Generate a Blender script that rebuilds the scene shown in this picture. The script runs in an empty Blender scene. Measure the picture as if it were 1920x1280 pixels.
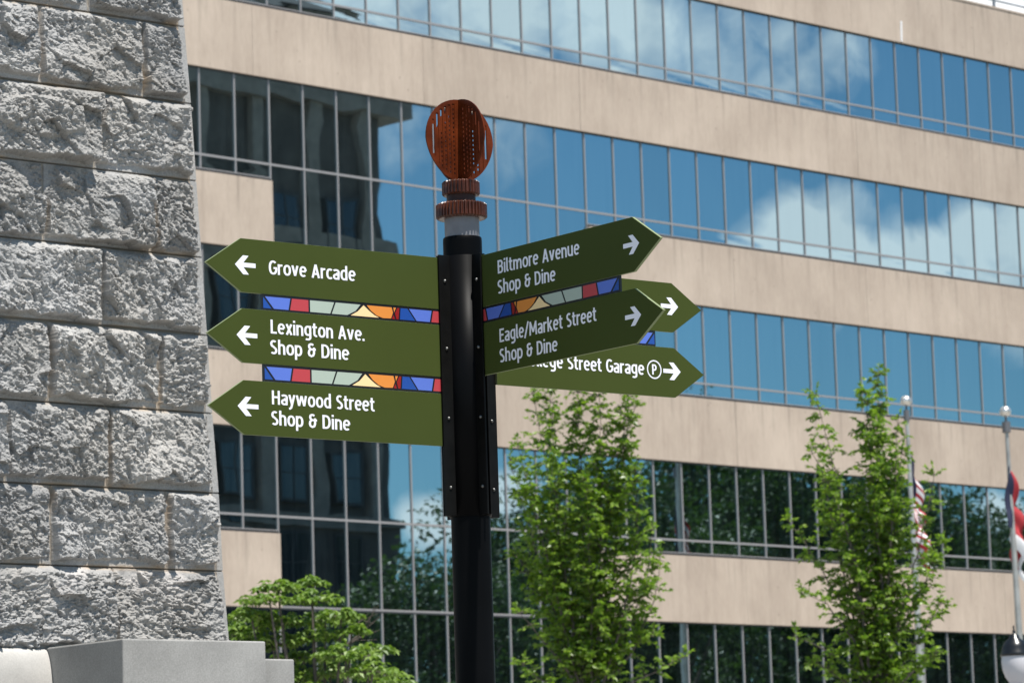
import bpy, bmesh, math, random
import numpy as np
from mathutils import Vector, Matrix
random.seed(7)
rng = np.random.default_rng(11)
sc = bpy.context.scene
C = sc.collection
sin, cos, PI = math.sin, math.cos, math.pi
R_ = math.radians

# ------------------------------------------------------------------ camera
CAM_H = 1.6
PITCH, ROLL = 0.14684, -0.03191
FPX = 6637.6                       # focal length in pixels of a 1920 px wide frame
cd = bpy.data.cameras.new("camera")
cd.sensor_width = 36.0
cd.lens = FPX / 1920 * 36.0
cd.clip_start, cd.clip_end = 0.5, 5000
cd.dof.use_dof = True
cd.dof.focus_distance = 9.9
cd.dof.aperture_fstop = cd.lens / 8.6
cam = bpy.data.objects.new("camera", cd)
C.objects.link(cam)
fw = Vector((0, cos(PITCH), sin(PITCH)))
r0 = Vector((1, 0, 0)); u0 = r0.cross(fw)
RT = cos(ROLL) * r0 + sin(ROLL) * u0
UP = -sin(ROLL) * r0 + cos(ROLL) * u0
mw = Matrix(((RT.x, UP.x, -fw.x, 0), (RT.y, UP.y, -fw.y, 0), (RT.z, UP.z, -fw.z, CAM_H), (0, 0, 0, 1)))
cam.matrix_world = mw
sc.camera = cam
CAM = Vector((0, 0, CAM_H))

def ray(x, y):
    return (x - 960) / FPX * RT - (y - 640) / FPX * UP + fw
def at(x, y, Y):
    r = ray(x, y); return CAM + r * (Y / r.y)
def on_plane(x, y, P, n):
    r = ray(x, y); return CAM + r * ((P - CAM).dot(n) / r.dot(n))

# ------------------------------------------------------------------ daylight
SUN_EL, SUN_TH = R_(67), R_(-46)          # elevation, angle from +X towards +Y
sdir = Vector((cos(SUN_EL) * cos(SUN_TH), cos(SUN_EL) * sin(SUN_TH), sin(SUN_EL)))
sl = bpy.data.lights.new("sun", 'SUN'); sl.energy = 4.9; sl.angle = R_(0.53); sl.color = (1.0, 0.955, 0.89)
so = bpy.data.objects.new("sun", sl); C.objects.link(so)
so.rotation_euler = sdir.to_track_quat('Z', 'Y').to_euler()
so.location = (20, -20, 60)
sc.view_settings.view_transform = 'Standard'
sc.view_settings.look = 'None'
sc.view_settings.gamma = 1
sc.view_settings.exposure = 0.62

# facade grid (also needed to place the clouds that the glass mirrors)
FA = 0.77166
FO = Vector((0, 82.584, 0))
FU = Vector((cos(FA), sin(FA), 0)); FN = Vector((sin(FA), -cos(FA), 0))
def refl(x, y):
    r = ray(x, y).normalized(); return (r - 2 * r.dot(FN) * FN).normalized()

w = bpy.data.worlds.new("World"); sc.world = w; w.use_nodes = True
nt = w.node_tree; N = nt.nodes; L = nt.links
for n_ in list(N): N.remove(n_)
def nd(tree, kind, **kw):
    n_ = tree.nodes.new(kind)
    for k, v in kw.items():
        if k.startswith('i_'): n_.inputs[k[2:]].default_value = v
        else: setattr(n_, k, v)
    return n_
out = nd(nt, 'ShaderNodeOutputWorld'); bg = nd(nt, 'ShaderNodeBackground')
bg.inputs['Strength'].default_value = 0.075
sky = nd(nt, 'ShaderNodeTexSky', sky_type='NISHITA', sun_disc=False, sun_elevation=SUN_EL,
         sun_rotation=PI / 2 - SUN_TH, altitude=650, air_density=1.0, dust_density=0.55, ozone_density=2.2)
tc = nd(nt, 'ShaderNodeTexCoord')
n1 = nd(nt, 'ShaderNodeTexNoise'); n1.inputs['Scale'].default_value = 2.3; n1.inputs['Detail'].default_value = 6; n1.inputs['Roughness'].default_value = 0.58
n2 = nd(nt, 'ShaderNodeTexNoise'); n2.inputs['Scale'].default_value = 46; n2.inputs['Detail'].default_value = 7; n2.inputs['Roughness'].default_value = 0.6
L.new(tc.outputs['Generated'], n1.inputs['Vector']); L.new(tc.outputs['Generated'], n2.inputs['Vector'])
def math_(tree, op, a, b=None, c=None):
    m = tree.nodes.new('ShaderNodeMath'); m.operation = op
    for i, v in enumerate((a, b, c)):
        if v is None: continue
        if isinstance(v, (int, float)): m.inputs[i].default_value = v
        else: tree.links.new(v, m.inputs[i])
    return m.outputs[0]
# cloud banks: (direction, angular radius, strength)
banks = []
for (x, y, r, s) in [(1495, 470, 125, .95), (1570, 480, 135, .92), (1850, 475, 120, .92), (1745, 500, 100, .9), (1655, 490, 90, .85), (1960, 440, 130, .9), (1420, 500, 90, .8),
                     (640, -20, 190, .55), (800, 0, 230, .62), (960, 10, 170, .80), (1090, 30, 150, .66), (1210, 60, 170, .55), (1340, 90, 150, .46), (1450, 110, 120, .40), (1575, 110, 90, .5), (1530, 130, 80, .45),
                     (800, 985, 75, .95), (870, 950, 60, .8), (955, 925, 62, .9), (1905, 600, 110, .30), (760, 250, 110, .26), (930, 270, 130, .22), (1860, 585, 90, .25),
                     (1870, 958, 60, .8)]:
    banks.append((refl(x, y), r / FPX, s))
for (x, y, r, s) in [(1850, 30, 170, .85), (1900, -60, 500, .5)]:
    banks.append((ray(x, y).normalized(), r / FPX, s))
tot = None
for d_, r_, s_ in banks:
    vm = nd(nt, 'ShaderNodeVectorMath', operation='DISTANCE'); L.new(tc.outputs['Generated'], vm.inputs[0]); vm.inputs[1].default_value = d_
    mr = nd(nt, 'ShaderNodeMapRange', interpolation_type='SMOOTHSTEP', clamp=True)
    L.new(vm.outputs['Value'], mr.inputs['Value'])
    mr.inputs['From Min'].default_value = r_ * 1.25; mr.inputs['From Max'].default_value = r_ * 0.25
    mr.inputs['To Min'].default_value = 0; mr.inputs['To Max'].default_value = s_
    tot = mr.outputs[0] if tot is None else math_(nt, 'MAXIMUM', tot, mr.outputs[0])
nn = math_(nt, 'MULTIPLY', math_(nt, 'SUBTRACT', n2.outputs['Fac'], 0.5), 1.5)
fine = math_(nt, 'MULTIPLY', math_(nt, 'ADD', math_(nt, 'ADD', tot, math_(nt, 'MULTIPLY', nn, math_(nt, 'MINIMUM', math_(nt, 'MULTIPLY', tot, 3.0), 1.0))), -0.13), 1.65)
# broad cumulus over the rest of the sky, kept thin in the low eastern part
sep = nd(nt, 'ShaderNodeSeparateXYZ'); L.new(tc.outputs['Generated'], sep.inputs[0])
bro = nd(nt, 'ShaderNodeMapRange', interpolation_type='SMOOTHSTEP', clamp=True); L.new(n1.outputs['Fac'], bro.inputs['Value'])
bro.inputs['From Min'].default_value = 0.54; bro.inputs['From Max'].default_value = 0.70
east = nd(nt, 'ShaderNodeMapRange', interpolation_type='SMOOTHSTEP', clamp=True); L.new(sep.outputs['X'], east.inputs['Value'])
east.inputs['From Min'].default_value = 0.90; east.inputs['From Max'].default_value = 0.6
mask = math_(nt, 'MAXIMUM', fine, math_(nt, 'MULTIPLY', bro.outputs[0], east.outputs[0]))
mask = math_(nt, 'MINIMUM', math_(nt, 'MAXIMUM', mask, 0.0), 1.0)
mx = nd(nt, 'ShaderNodeMix', data_type='RGBA')
deep = nd(nt, 'ShaderNodeMix', data_type='RGBA', blend_type='MULTIPLY'); deep.inputs['Factor'].default_value = 1
L.new(sky.outputs[0], deep.inputs[6]); deep.inputs[7].default_value = (.65, .93, .98, 1)      # clear dry air: a deeper blue
L.new(mask, mx.inputs['Factor']); L.new(deep.outputs[2], mx.inputs[6]); mx.inputs[7].default_value = (10.6, 10.8, 11.0, 1)
L.new(mx.outputs[2], bg.inputs['Color']); L.new(bg.outputs[0], out.inputs['Surface'])

# ------------------------------------------------------------------ helpers
class MB:
    """collects polygons; build() links them as ONE mesh object"""
    def __init__(s): s.v = []; s.f = []; s.m = []; s.smooth = []
    def face(s, pts, mi=0, sm=False):
        i = len(s.v); s.v.extend([tuple(p) for p in pts]); s.f.append(tuple(range(i, i + len(pts)))); s.m.append(mi); s.smooth.append(sm)
    def grid(s, rows, mi=0, sm=True, closed=False):
        i = len(s.v); nc = len(rows[0])
        for r in rows: s.v.extend([tuple(p) for p in r])
        for a in range(len(rows) - 1):
            for b in range(nc if closed else nc - 1):
                b2 = (b + 1) % nc
                s.f.append((i + a * nc + b, i + a * nc + b2, i + (a + 1) * nc + b2, i + (a + 1) * nc + b)); s.m.append(mi); s.smooth.append(sm)
    def box(s, fr, x0, x1, y0, y1, z0, z1, mi=0):
        P = [fr(x, y, z) for x in (x0, x1) for y in (y0, y1) for z in (z0, z1)]
        i = len(s.v); s.v.extend([tuple(p) for p in P])
        for q in ((0, 1, 3, 2), (4, 6, 7, 5), (0, 4, 5, 1), (2, 3, 7, 6), (0, 2, 6, 4), (1, 5, 7, 3)):
            s.f.append(tuple(i + k for k in q)); s.m.append(mi); s.smooth.append(False)
    def prism(s, fr, poly, y0, y1, mi=0):
        """poly: (x,z) outline, extruded over y"""
        n = len(poly)
        A = [fr(x, y0, z) for x, z in poly]; B = [fr(x, y1, z) for x, z in poly]
        i = len(s.v); s.v.extend([tuple(p) for p in A + B])
        s.f.append(tuple(range(i, i + n))); s.m.append(mi); s.smooth.append(False)
        s.f.append(tuple(range(i + 2 * n - 1, i + n - 1, -1))); s.m.append(mi); s.smooth.append(False)
        for k in range(n):
            k2 = (k + 1) % n
            s.f.append((i + k, i + n + k, i + n + k2, i + k2)); s.m.append(mi); s.smooth.append(False)
    def lathe(s, c, prof, n=32, mi=0, sm=True):
        rows = [[(c[0] + r * cos(2 * PI * k / n), c[1] + r * sin(2 * PI * k / n), c[2] + z) for k in range(n)] for r, z in prof]
        s.grid(rows, mi, sm, closed=True)
        for row in (rows[0][::-1], rows[-1]):
            s.face(row, mi, False)
    def tube(s, pts, rad, n=6, mi=0):
        pts = [Vector(p) for p in pts]; rows = []
        for k, p in enumerate(pts):
            t = (pts[min(k + 1, len(pts) - 1)] - pts[max(k - 1, 0)]).normalized()
            a = t.orthogonal() if abs(t.z) > .9 else t.cross(Vector((0, 0, 1)))
            a.normalize(); b = t.cross(a)
            r = rad[k] if isinstance(rad, (list, tuple)) else rad
            rows.append([p + r * (cos(2 * PI * j / n) * a + sin(2 * PI * j / n) * b) for j in range(n)])
        s.grid(rows, mi, True, closed=True)
    def build(s, name, mats, parent=None, bevel=0, recalc=True):
        org = Vector((0, 0, 0))
        q = parent
        while q is not None: org += q.location; q = q.parent
        me = bpy.data.meshes.new(name)
        V = np.array(s.v, dtype=np.float64) - np.array(org)
        me.from_pydata(V.tolist(), [], s.f)
        for m in (mats if isinstance(mats, (list, tuple)) else [mats]): me.materials.append(m)
        me.polygons.foreach_set('material_index', s.m)
        me.polygons.foreach_set('use_smooth', s.smooth)
        if recalc:
            bm = bmesh.new(); bm.from_mesh(me); bmesh.ops.recalc_face_normals(bm, faces=bm.faces); bm.to_mesh(me); bm.free()
        me.update()
        o = bpy.data.objects.new(name, me); C.objects.link(o); o.parent = parent
        if bevel:
            b = o.modifiers.new('bevel', 'BEVEL'); b.width = bevel; b.segments = 2; b.limit_method = 'ANGLE'; b.angle_limit = R_(40)
        return o
def tag(o, label=None, cat=None, group=None, kind=None):
    if label: o['label'] = label
    if cat: o['category'] = cat
    if group: o['group'] = group
    if kind: o['kind'] = kind
    return o
def thing(name, loc, label, cat, group=None):
    o = bpy.data.objects.new(name, None); C.objects.link(o); o.location = loc; o.empty_display_size = .2
    return tag(o, label, cat, group)
def frame(O, X, Y, Z=Vector((0, 0, 1))):
    return lambda a, b, c: O + X * float(a) + Y * float(b) + Z * float(c)
WORLD = lambda a, b, c: Vector((a, b, c))

def lin(r, g, b):
    f = lambda c: ((c / 255 + .055) / 1.055) ** 2.4 if c > 10 else c / 255 / 12.92
    return (f(r), f(g), f(b), 1)
def mat(name, col, rough=.6, metal=0., spec=.5, var=0, vscale=20, bump=0, bscale=60, coat=0, stretch=(1, 1, 1), detail=6):
    m = bpy.data.materials.new(name); m.use_nodes = True; t = m.node_tree; p = t.nodes['Principled BSDF']
    p.inputs['Base Color'].default_value = (*col[:3], 1); p.inputs['Roughness'].default_value = rough
    p.inputs['Metallic'].default_value = metal; p.inputs['Specular IOR Level'].default_value = spec
    p.inputs['Coat Weight'].default_value = coat; p.inputs['Coat Roughness'].default_value = .05
    g = t.nodes.new('ShaderNodeNewGeometry'); mp = t.nodes.new('ShaderNodeMapping'); t.links.new(g.outputs['Position'], mp.inputs[0]); mp.inputs['Scale'].default_value = stretch
    if var:
        n = t.nodes.new('ShaderNodeTexNoise'); n.inputs['Scale'].default_value = vscale; n.inputs['Detail'].default_value = detail; t.links.new(mp.outputs[0], n.inputs['Vector'])
        r = t.nodes.new('ShaderNodeMapRange'); r.inputs['From Min'].default_value = .3; r.inputs['From Max'].default_value = .7
        r.inputs['To Min'].default_value = 1 - var; r.inputs['To Max'].default_value = 1 + var; t.links.new(n.outputs['Fac'], r.inputs['Value'])
        x = t.nodes.new('ShaderNodeMix'); x.data_type = 'RGBA'; x.blend_type = 'MULTIPLY'; x.inputs['Factor'].default_value = 1; x.inputs[6].default_value = (*col[:3], 1)
        t.links.new(r.outputs[0], x.inputs[7]); t.links.new(x.outputs[2], p.inputs['Base Color'])
    if bump:
        n = t.nodes.new('ShaderNodeTexNoise'); n.inputs['Scale'].default_value = bscale; n.inputs['Detail'].default_value = 6; t.links.new(mp.outputs[0], n.inputs['Vector'])
        b = t.nodes.new('ShaderNodeBump'); b.inputs['Strength'].default_value = bump; b.inputs['Distance'].default_value = .01
        t.links.new(n.outputs['Fac'], b.inputs['Height']); t.links.new(b.outputs[0], p.inputs['Normal'])
    return m

# ------------------------------------------------------------------ ground
M_plaza = mat('plaza_concrete', (.26, .245, .22), .85, var=.18, vscale=.6, bump=.2, bscale=20)
g = MB()
g.face([(-1500, -1500, 0), (1500, -1500, 0), (1500, 1500, 0), (-1500, 1500, 0)])
tag(g.build('ground', M_plaza), 'pale concrete plaza ground', None, None, 'structure')

# ------------------------------------------------------------------ office building
ff = frame(FO + Vector((0, 0, CAM_H)), FU, FN)
SP, UU0 = 1.0, -7.327
T = {1: 21.509, 2: 17.576, 3: 13.646, 4: 9.683, 5: 5.741, 6: 1.80}
B = {1: 19.174, 2: 15.234, 3: 11.300, 4: 7.365, 5: 3.42, 6: -1.0}
ROOF = 23.053
TR = .385
I0, I1 = -16, 46

def concrete():
    m = bpy.data.materials.new('cast_concrete'); m.use_nodes = True; t = m.node_tree; p = t.nodes['Principled BSDF']; p.inputs['Roughness'].default_value = .9; p.inputs['Specular IOR Level'].default_value = .2
    tcn = t.nodes.new('ShaderNodeTexCoord')
    def noise(sx, sz, scale, det=5, rough=.55):
        mp = t.nodes.new('ShaderNodeMapping'); mp.inputs['Scale'].default_value = (sx, sx, sz); t.links.new(tcn.outputs['Object'], mp.inputs[0])
        n = t.nodes.new('ShaderNodeTexNoise'); n.inputs['Scale'].default_value = scale; n.inputs['Detail'].default_value = det; n.inputs['Roughness'].default_value = rough; t.links.new(mp.outputs[0], n.inputs['Vector']); return n.outputs['Fac']
    st = noise(1, .10, 5.5, 5, .6); bl = noise(1, 1, .55, 4); fn = noise(1, .25, 22, 4)
    v = math_(t, 'ADD', math_(t, 'ADD', math_(t, 'MULTIPLY', st, .36), math_(t, 'MULTIPLY', bl, .46)), math_(t, 'MULTIPLY', fn, .18))
    cr = t.nodes.new('ShaderNodeValToRGB'); t.links.new(v, cr.inputs[0])
    cr.color_ramp.elements[0].position = .36; cr.color_ramp.elements[0].color = (.368, .300, .245, 1)
    cr.color_ramp.elements[1].position = .62; cr.color_ramp.elements[1].color = (.505, .421, .346, 1)
    # small blow holes
    mp = t.nodes.new('ShaderNodeMapping'); t.links.new(tcn.outputs['Object'], mp.inputs[0]); mp.inputs['Scale'].default_value = (1, 1, .8)
    vo = t.nodes.new('ShaderNodeTexVoronoi'); vo.inputs['Scale'].default_value = 2.6; t.links.new(mp.outputs[0], vo.inputs['Vector'])
    hole = t.nodes.new('ShaderNodeMapRange'); hole.inputs['From Min'].default_value = .035; hole.inputs['From Max'].default_value = .075; hole.inputs['To Min'].default_value = .72; hole.inputs['To Max'].default_value = 1; t.links.new(vo.outputs['Distance'], hole.inputs['Value'])
    x = t.nodes.new('ShaderNodeMix'); x.data_type = 'RGBA'; x.blend_type = 'MULTIPLY'; x.inputs['Factor'].default_value = 1
    t.links.new(cr.outputs[0], x.inputs[6]); t.links.new(hole.outputs[0], x.inputs[7])
    # drip lines below every mullion and dirt washed down from the sills
    dt = t.nodes.new('ShaderNodeVectorMath'); dt.operation = 'DOT_PRODUCT'; t.links.new(tcn.outputs['Object'], dt.inputs[0]); dt.inputs[1].default_value = FU
    fr_ = math_(t, 'FRACT', math_(t, 'ADD', dt.outputs['Value'], 5 + 7.327 + 50.5)); off = math_(t, 'ABSOLUTE', math_(t, 'SUBTRACT', fr_, .5))
    dl = t.nodes.new('ShaderNodeMapRange'); dl.interpolation_type = 'SMOOTHSTEP'; t.links.new(off, dl.inputs['Value']); dl.inputs['From Min'].default_value = .0; dl.inputs['From Max'].default_value = .09; dl.inputs['To Min'].default_value = 1; dl.inputs['To Max'].default_value = 0
    sp = t.nodes.new('ShaderNodeSeparateXYZ'); t.links.new(tcn.outputs['Object'], sp.inputs[0])
    dz = math_(t, 'MULTIPLY', math_(t, 'FRACT', math_(t, 'DIVIDE', math_(t, 'SUBTRACT', 19.174 + CAM_H + 39.35, sp.outputs['Z']), 3.935)), 3.935)
    df = t.nodes.new('ShaderNodeMapRange'); df.interpolation_type = 'SMOOTHSTEP'; t.links.new(dz, df.inputs['Value']); df.inputs['From Min'].default_value = .0; df.inputs['From Max'].default_value = 1.3; df.inputs['To Min'].default_value = 1; df.inputs['To Max'].default_value = .15
    drip = math_(t, 'MULTIPLY', math_(t, 'MULTIPLY', dl.outputs[0], df.outputs[0]), math_(t, 'MULTIPLY', bl, .26))
    sill = math_(t, 'MULTIPLY', math_(t, 'MULTIPLY', df.outputs[0], math_(t, 'MAXIMUM', math_(t, 'SUBTRACT', st, .5), 0.0)), 1.3)
    keep_ = math_(t, 'SUBTRACT', 1.0, math_(t, 'ADD', drip, sill))
    x4 = t.nodes.new('ShaderNodeMix'); x4.data_type = 'RGBA'; x4.blend_type = 'MULTIPLY'; x4.inputs['Factor'].default_value = 1; t.links.new(x.outputs[2], x4.inputs[6]); t.links.new(keep_, x4.inputs[7]); x = x4
    gi = t.nodes.new('ShaderNodeNewGeometry'); ri = t.nodes.new('ShaderNodeMapRange'); ri.inputs['To Min'].default_value = .955; ri.inputs['To Max'].default_value = 1.035; t.links.new(gi.outputs['Random Per Island'], ri.inputs['Value'])
    x3 = t.nodes.new('ShaderNodeMix'); x3.data_type = 'RGBA'; x3.blend_type = 'MULTIPLY'; x3.inputs['Factor'].default_value = 1; t.links.new(x.outputs[2], x3.inputs[6]); t.links.new(ri.outputs[0], x3.inputs[7]); t.links.new(x3.outputs[2], p.inputs['Base Color'])
    b = t.nodes.new('ShaderNodeBump'); b.inputs['Strength'].default_value = .25; b.inputs['Distance'].default_value = .02; t.links.new(v, b.inputs['Height']); t.links.new(b.outputs[0], p.inputs['Normal'])
    return m
M_conc = concrete()
M_mull = mat('anodised_mullion', (.31, .30, .30), .45, metal=.2)
M_dark = mat('dark_gasket', (.035, .038, .042), .5)
def glass_mat():
    m = bpy.data.materials.new('reflective_glass'); m.use_nodes = True; t = m.node_tree; p = t.nodes['Principled BSDF']
    p.inputs['Metallic'].default_value = 1; p.inputs['Roughness'].default_value = .012
    gn = t.nodes.new('ShaderNodeNewGeometry'); r = t.nodes.new('ShaderNodeMapRange'); t.links.new(gn.outputs['Random Per Island'], r.inputs['Value'])
    r.inputs['To Min'].default_value = .93; r.inputs['To Max'].default_value = 1.05
    x = t.nodes.new('ShaderNodeMix'); x.data_type = 'RGBA'; x.blend_type = 'MULTIPLY'; x.inputs['Factor'].default_value = 1; x.inputs[6].default_value = (.40, .53, .58, 1)
    t.links.new(r.outputs[0], x.inputs[7])
    # rain streaks down the panes
    tcn = t.nodes.new('ShaderNodeTexCoord'); mp = t.nodes.new('ShaderNodeMapping'); mp.inputs['Scale'].default_value = (1, 1, .05); t.links.new(tcn.outputs['Object'], mp.inputs[0])
    n = t.nodes.new('ShaderNodeTexNoise'); n.inputs['Scale'].default_value = 9; n.inputs['Detail'].default_value = 5; t.links.new(mp.outputs[0], n.inputs['Vector'])
    r2 = t.nodes.new('ShaderNodeMapRange'); t.links.new(n.outputs['Fac'], r2.inputs['Value']); r2.inputs['From Min'].default_value = .3; r2.inputs['From Max'].default_value = .7; r2.inputs['To Min'].default_value = .95; r2.inputs['To Max'].default_value = 1.05
    x2 = t.nodes.new('ShaderNodeMix'); x2.data_type = 'RGBA'; x2.blend_type = 'MULTIPLY'; x2.inputs['Factor'].default_value = 1; t.links.new(x.outputs[2], x2.inputs[6]); t.links.new(r2.outputs[0], x2.inputs[7])
    t.links.new(x2.outputs[2], p.inputs['Base Color'])
    # faint film of dust that catches daylight
    d = t.nodes.new('ShaderNodeBsdfDiffuse'); d.inputs['Color'].default_value = (.05, .075, .085, 1)
    a = t.nodes.new('ShaderNodeMixShader'); dm = t.nodes.new('ShaderNodeMapRange'); t.links.new(n.outputs['Fac'], dm.inputs['Value']); dm.inputs['From Min'].default_value = .35; dm.inputs['From Max'].default_value = .68; dm.inputs['To Min'].default_value = .02; dm.inputs['To Max'].default_value = .09; t.links.new(dm.outputs[0], a.inputs[0])
    o = t.nodes['Material Output']; t.links.new(p.outputs[0], a.inputs[1]); t.links.new(d.outputs[0], a.inputs[2]); t.links.new(a.outputs[0], o.inputs[0])
    return m
M_glass = glass_mat()
bld = thing('office_building', FO + FU * 5, 'long office block of beige concrete bands and mirrored blue ribbon windows', 'building')
uof = lambda i: UU0 + SP * i
W_GL, W_FR, W_SP = -.035, .0, .055
def pane(mb, ua, ub, za, zb):
    """one slightly bowed, slightly tilted sheet of glass"""
    tx, tz = rng.normal(0, .00042), rng.normal(0, .00035)
    bx, bz = rng.normal(.0, .0022), rng.normal(.0, .0009); ph = rng.uniform(0, 6); wv = rng.uniform(.0000, .0007)
    h = zb - za; rows = []
    for j in range(6):
        row = []
        for i in range(5):
            a, b = i / 4 - .5, j / 5 - .5
            dw = tx * a * (ub - ua) + tz * b * h + bx * (a * a - .25) * .25 * (ub - ua) + bz * (b * b - .25) * .25 * h + wv * sin(ph + b * 7 + a * 2.5)
            row.append(ff(ua + (a + .5) * (ub - ua), W_GL + dw, za + (b + .5) * h))
        rows.append(row)
    mb.grid(rows, 0, True)
DBL = {2: (0, 10), 4: (0, 10)}           # bays where glass runs down through the band below
def ribbon(k):
    gl, fr = MB(), MB()
    t_, b_ = T[k], B[k]; r_ = b_ + TR
    ua, ub = uof(I0), uof(I1)
    for i in range(I0, I1):
        a, b = uof(i) + .02, uof(i + 1) - .02
        pane(gl, a, b, r_, t_)
        if k in DBL and DBL[k][0] <= i < DBL[k][1]: pane(gl, a, b, T[k + 1], r_)
        else: pane(gl, a, b, b_, r_)
    for i in range(I0, I1 + 1):
        zb = b_
        if k in DBL and DBL[k][0] <= i <= DBL[k][1]: zb = T[k + 1]
        if k - 1 in DBL and DBL[k - 1][0] < i < DBL[k - 1][1]: pass
        fr.box(ff, uof(i) - .019, uof(i) + .019, W_GL + .004, W_FR - .008, zb, t_ - .03, 0)
    top_spans = [(ua, ub)]
    fr.box(ff, ua, ub, W_GL + .002, W_FR, t_ - .03, t_, 1)
    fr.box(ff, ua, ub, W_GL + .003, W_FR - .010, r_ - .024, r_ + .024, 0)
    if k in DBL:
        spans = [(ua, uof(DBL[k][0])), (uof(DBL[k][1]), ub)]
        fr.box(ff, uof(DBL[k][0]), uof(DBL[k][1]), W_GL + .003, W_FR - .010, T[k + 1] + .004, T[k + 1] + .046, 0)
    else: spans = [(ua, ub)]
    for a, b in spans:
        fr.box(ff, a, b, W_GL + .002, W_FR - .004, b_, b_ + .06, 1)
        fr.box(ff, a, b, W_GL + .001, W_FR + .008, b_ + .06, b_ + .082, 0)
    w_ = gl.build('ribbon_window', M_glass, bld, recalc=False)
    fr.build('mullion_frame', [M_mull, M_dark], w_)
for k in range(1, 7): ribbon(k)
def spandrel(za, zb, ua, ub):
    s = MB()
    # panels as long pours with fine joints
    n = max(1, round((ub - ua) / 5.0)); 
    for i in range(n):
        a = ua + (ub - ua) * i / n; b = ua + (ub - ua) * (i + 1) / n
        s.box(ff, a + (.003 if i else 0), b - (.003 if i < n - 1 else 0), -.35, W_SP + rng.normal(0, .0015), za, zb)
    s.build('concrete_band', M_conc, bld)
UA, UB = uof(I0), uof(I1)
spandrel(T[1], ROOF, UA, UB)
for k in range(1, 6):
    if k in DBL:
        spandrel(T[k + 1], B[k], UA, uof(DBL[k][0])); spandrel(T[k + 1], B[k], uof(DBL[k][1]), UB)
    else: spandrel(T[k + 1], B[k], UA, UB)
spandrel(-CAM_H, B[6], UA, UB)
s = MB(); s.box(ff, UA + .02, UB - .02, -22, -.36, -CAM_H, ROOF - .3); s.build('building_core', M_conc, bld)
s = MB(); s.box(ff, UA - .01, UB + .01, -.40, W_SP + .02, ROOF, ROOF + .05); s.build('roof_coping', M_conc, bld)
s = MB()
for i in range(I0, I1 + 1, 2): s.box(ff, uof(i) + .55 - .03, uof(i) + .55 + .03, -.15, -.09, ROOF + .05, ROOF + 1.15)
for z in (.30, .70, 1.12): s.box(ff, UA, UB, -.14, -.10, ROOF + z - .02, ROOF + z + .02)
s.build('roof_railing', mat('railing_paint', (.16, .19, .23), .5), bld)
pv = on_plane(1692, 78, ff(0, .1, 0), FN); pv2 = on_plane(1691, 40, ff(0, .1, 0), FN)
s = MB(); s.tube([pv - FN * .035, pv2 - FN * .035], .032, 8); s.build('vent_pipe', mat('white_pipe', (.8, .8, .8), .4), bld)

# ------------------------------------------------------------------ granite monument
MA = 0.705
MU = Vector((cos(MA), sin(MA), 0)); MN = Vector((sin(MA), -cos(MA), 0))
MP = at(395, 700, 14.0); MP.z = CAM_H
mf = frame(MP, MU, MN)                         # local: s along the face, n out of the face, z above the lens
def vnoise(x, y, seed):
    xi, yi = np.floor(x).astype(np.int64), np.floor(y).astype(np.int64); xf, yf = x - xi, y - yi
    def h(a, b):
        n = (a * 374761393 + b * 668265263 + seed * 974634777) & 0x7fffffff
        n = ((n ^ (n >> 13)) * 1274126177) & 0x7fffffff
        return ((n ^ (n >> 16)) & 0xffff) / 65535.0
    u, v = xf * xf * xf * (xf * (xf * 6 - 15) + 10), yf * yf * yf * (yf * (yf * 6 - 15) + 10)
    return (h(xi, yi) * (1 - u) + h(xi + 1, yi) * u) * (1 - v) + (h(xi, yi + 1) * (1 - u) + h(xi + 1, yi + 1) * u) * v
def fbm(x, y, seed, oct_=4, gain=.5):
    s = 0; a = 1; t = 0
    for o in range(oct_): s = s + a * (vnoise(x * 2 ** o + 17 * o, y * 2 ** o - 9 * o, seed + o) - .5); t += a; a *= gain
    return s / t
def chips(x, y, cell, seed, slope):
    """broken facets: each Worley cell carries its own tilted plane"""
    X, Y = x / cell, y / cell; xi, yi = np.floor(X).astype(int), np.floor(Y).astype(int)
    best = np.full(X.shape, 9.); out = np.zeros(X.shape)
    def hh(a, b, k):
        n = (a * 73856093 ^ b * 19349663 ^ (seed + k) * 83492791) & 0x7fffffff
        n = ((n ^ (n >> 15)) * 2246822519) & 0x7fffffff
        return ((n ^ (n >> 13)) & 0xffff) / 65535.0
    for dx in (-1, 0, 1):
        for dy in (-1, 0, 1):
            cx, cy = xi + dx, yi + dy
            px, py = cx + hh(cx, cy, 1), cy + hh(cx, cy, 2)
            d = (X - px) ** 2 + (Y - py) ** 2
            hgt = ((X - px) * (hh(cx, cy, 3) - .5) + (Y - py) * (hh(cx, cy, 4) - .5)) * 2 * slope * cell + (hh(cx, cy, 5) - .5) * cell * .55 * slope
            m = d < best; best = np.where(m, d, best); out = np.where(m, hgt, out)
    return out
zj = [4.01, 3.695, 3.383, 3.069, 2.756, 2.446, 2.134, 1.819, 1.500, 1.191, .86]
vj = [[-.90, -.40], [-1.45, -.56], [-.79, -.308], [-1.32, -.542], [-.782, -.284], [-1.35, -.526], [-.774, -.260], [-.967, -.509], [-.767, -.232], [-1.40, -.489]]
edge_z = [4.0, 3.38, 3.066, 2.756, 2.449, 2.136, 1.819, 1.504, 1.192, .85]
edge_s = [-.145, -.099, -.074, -.055, -.036, -.017, .001, .025, .038, .066]
STEP = .0043
ss = np.arange(-1.62, .0801, STEP); zz = np.arange(.86, 4.0101, STEP)
Sg, Zg = np.meshgrid(ss, zz)
edge = np.interp(Zg, edge_z[::-1], edge_s[::-1])
relief = np.zeros_like(Sg); dist = np.zeros_like(Sg); tone = np.zeros_like(Sg)
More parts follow.
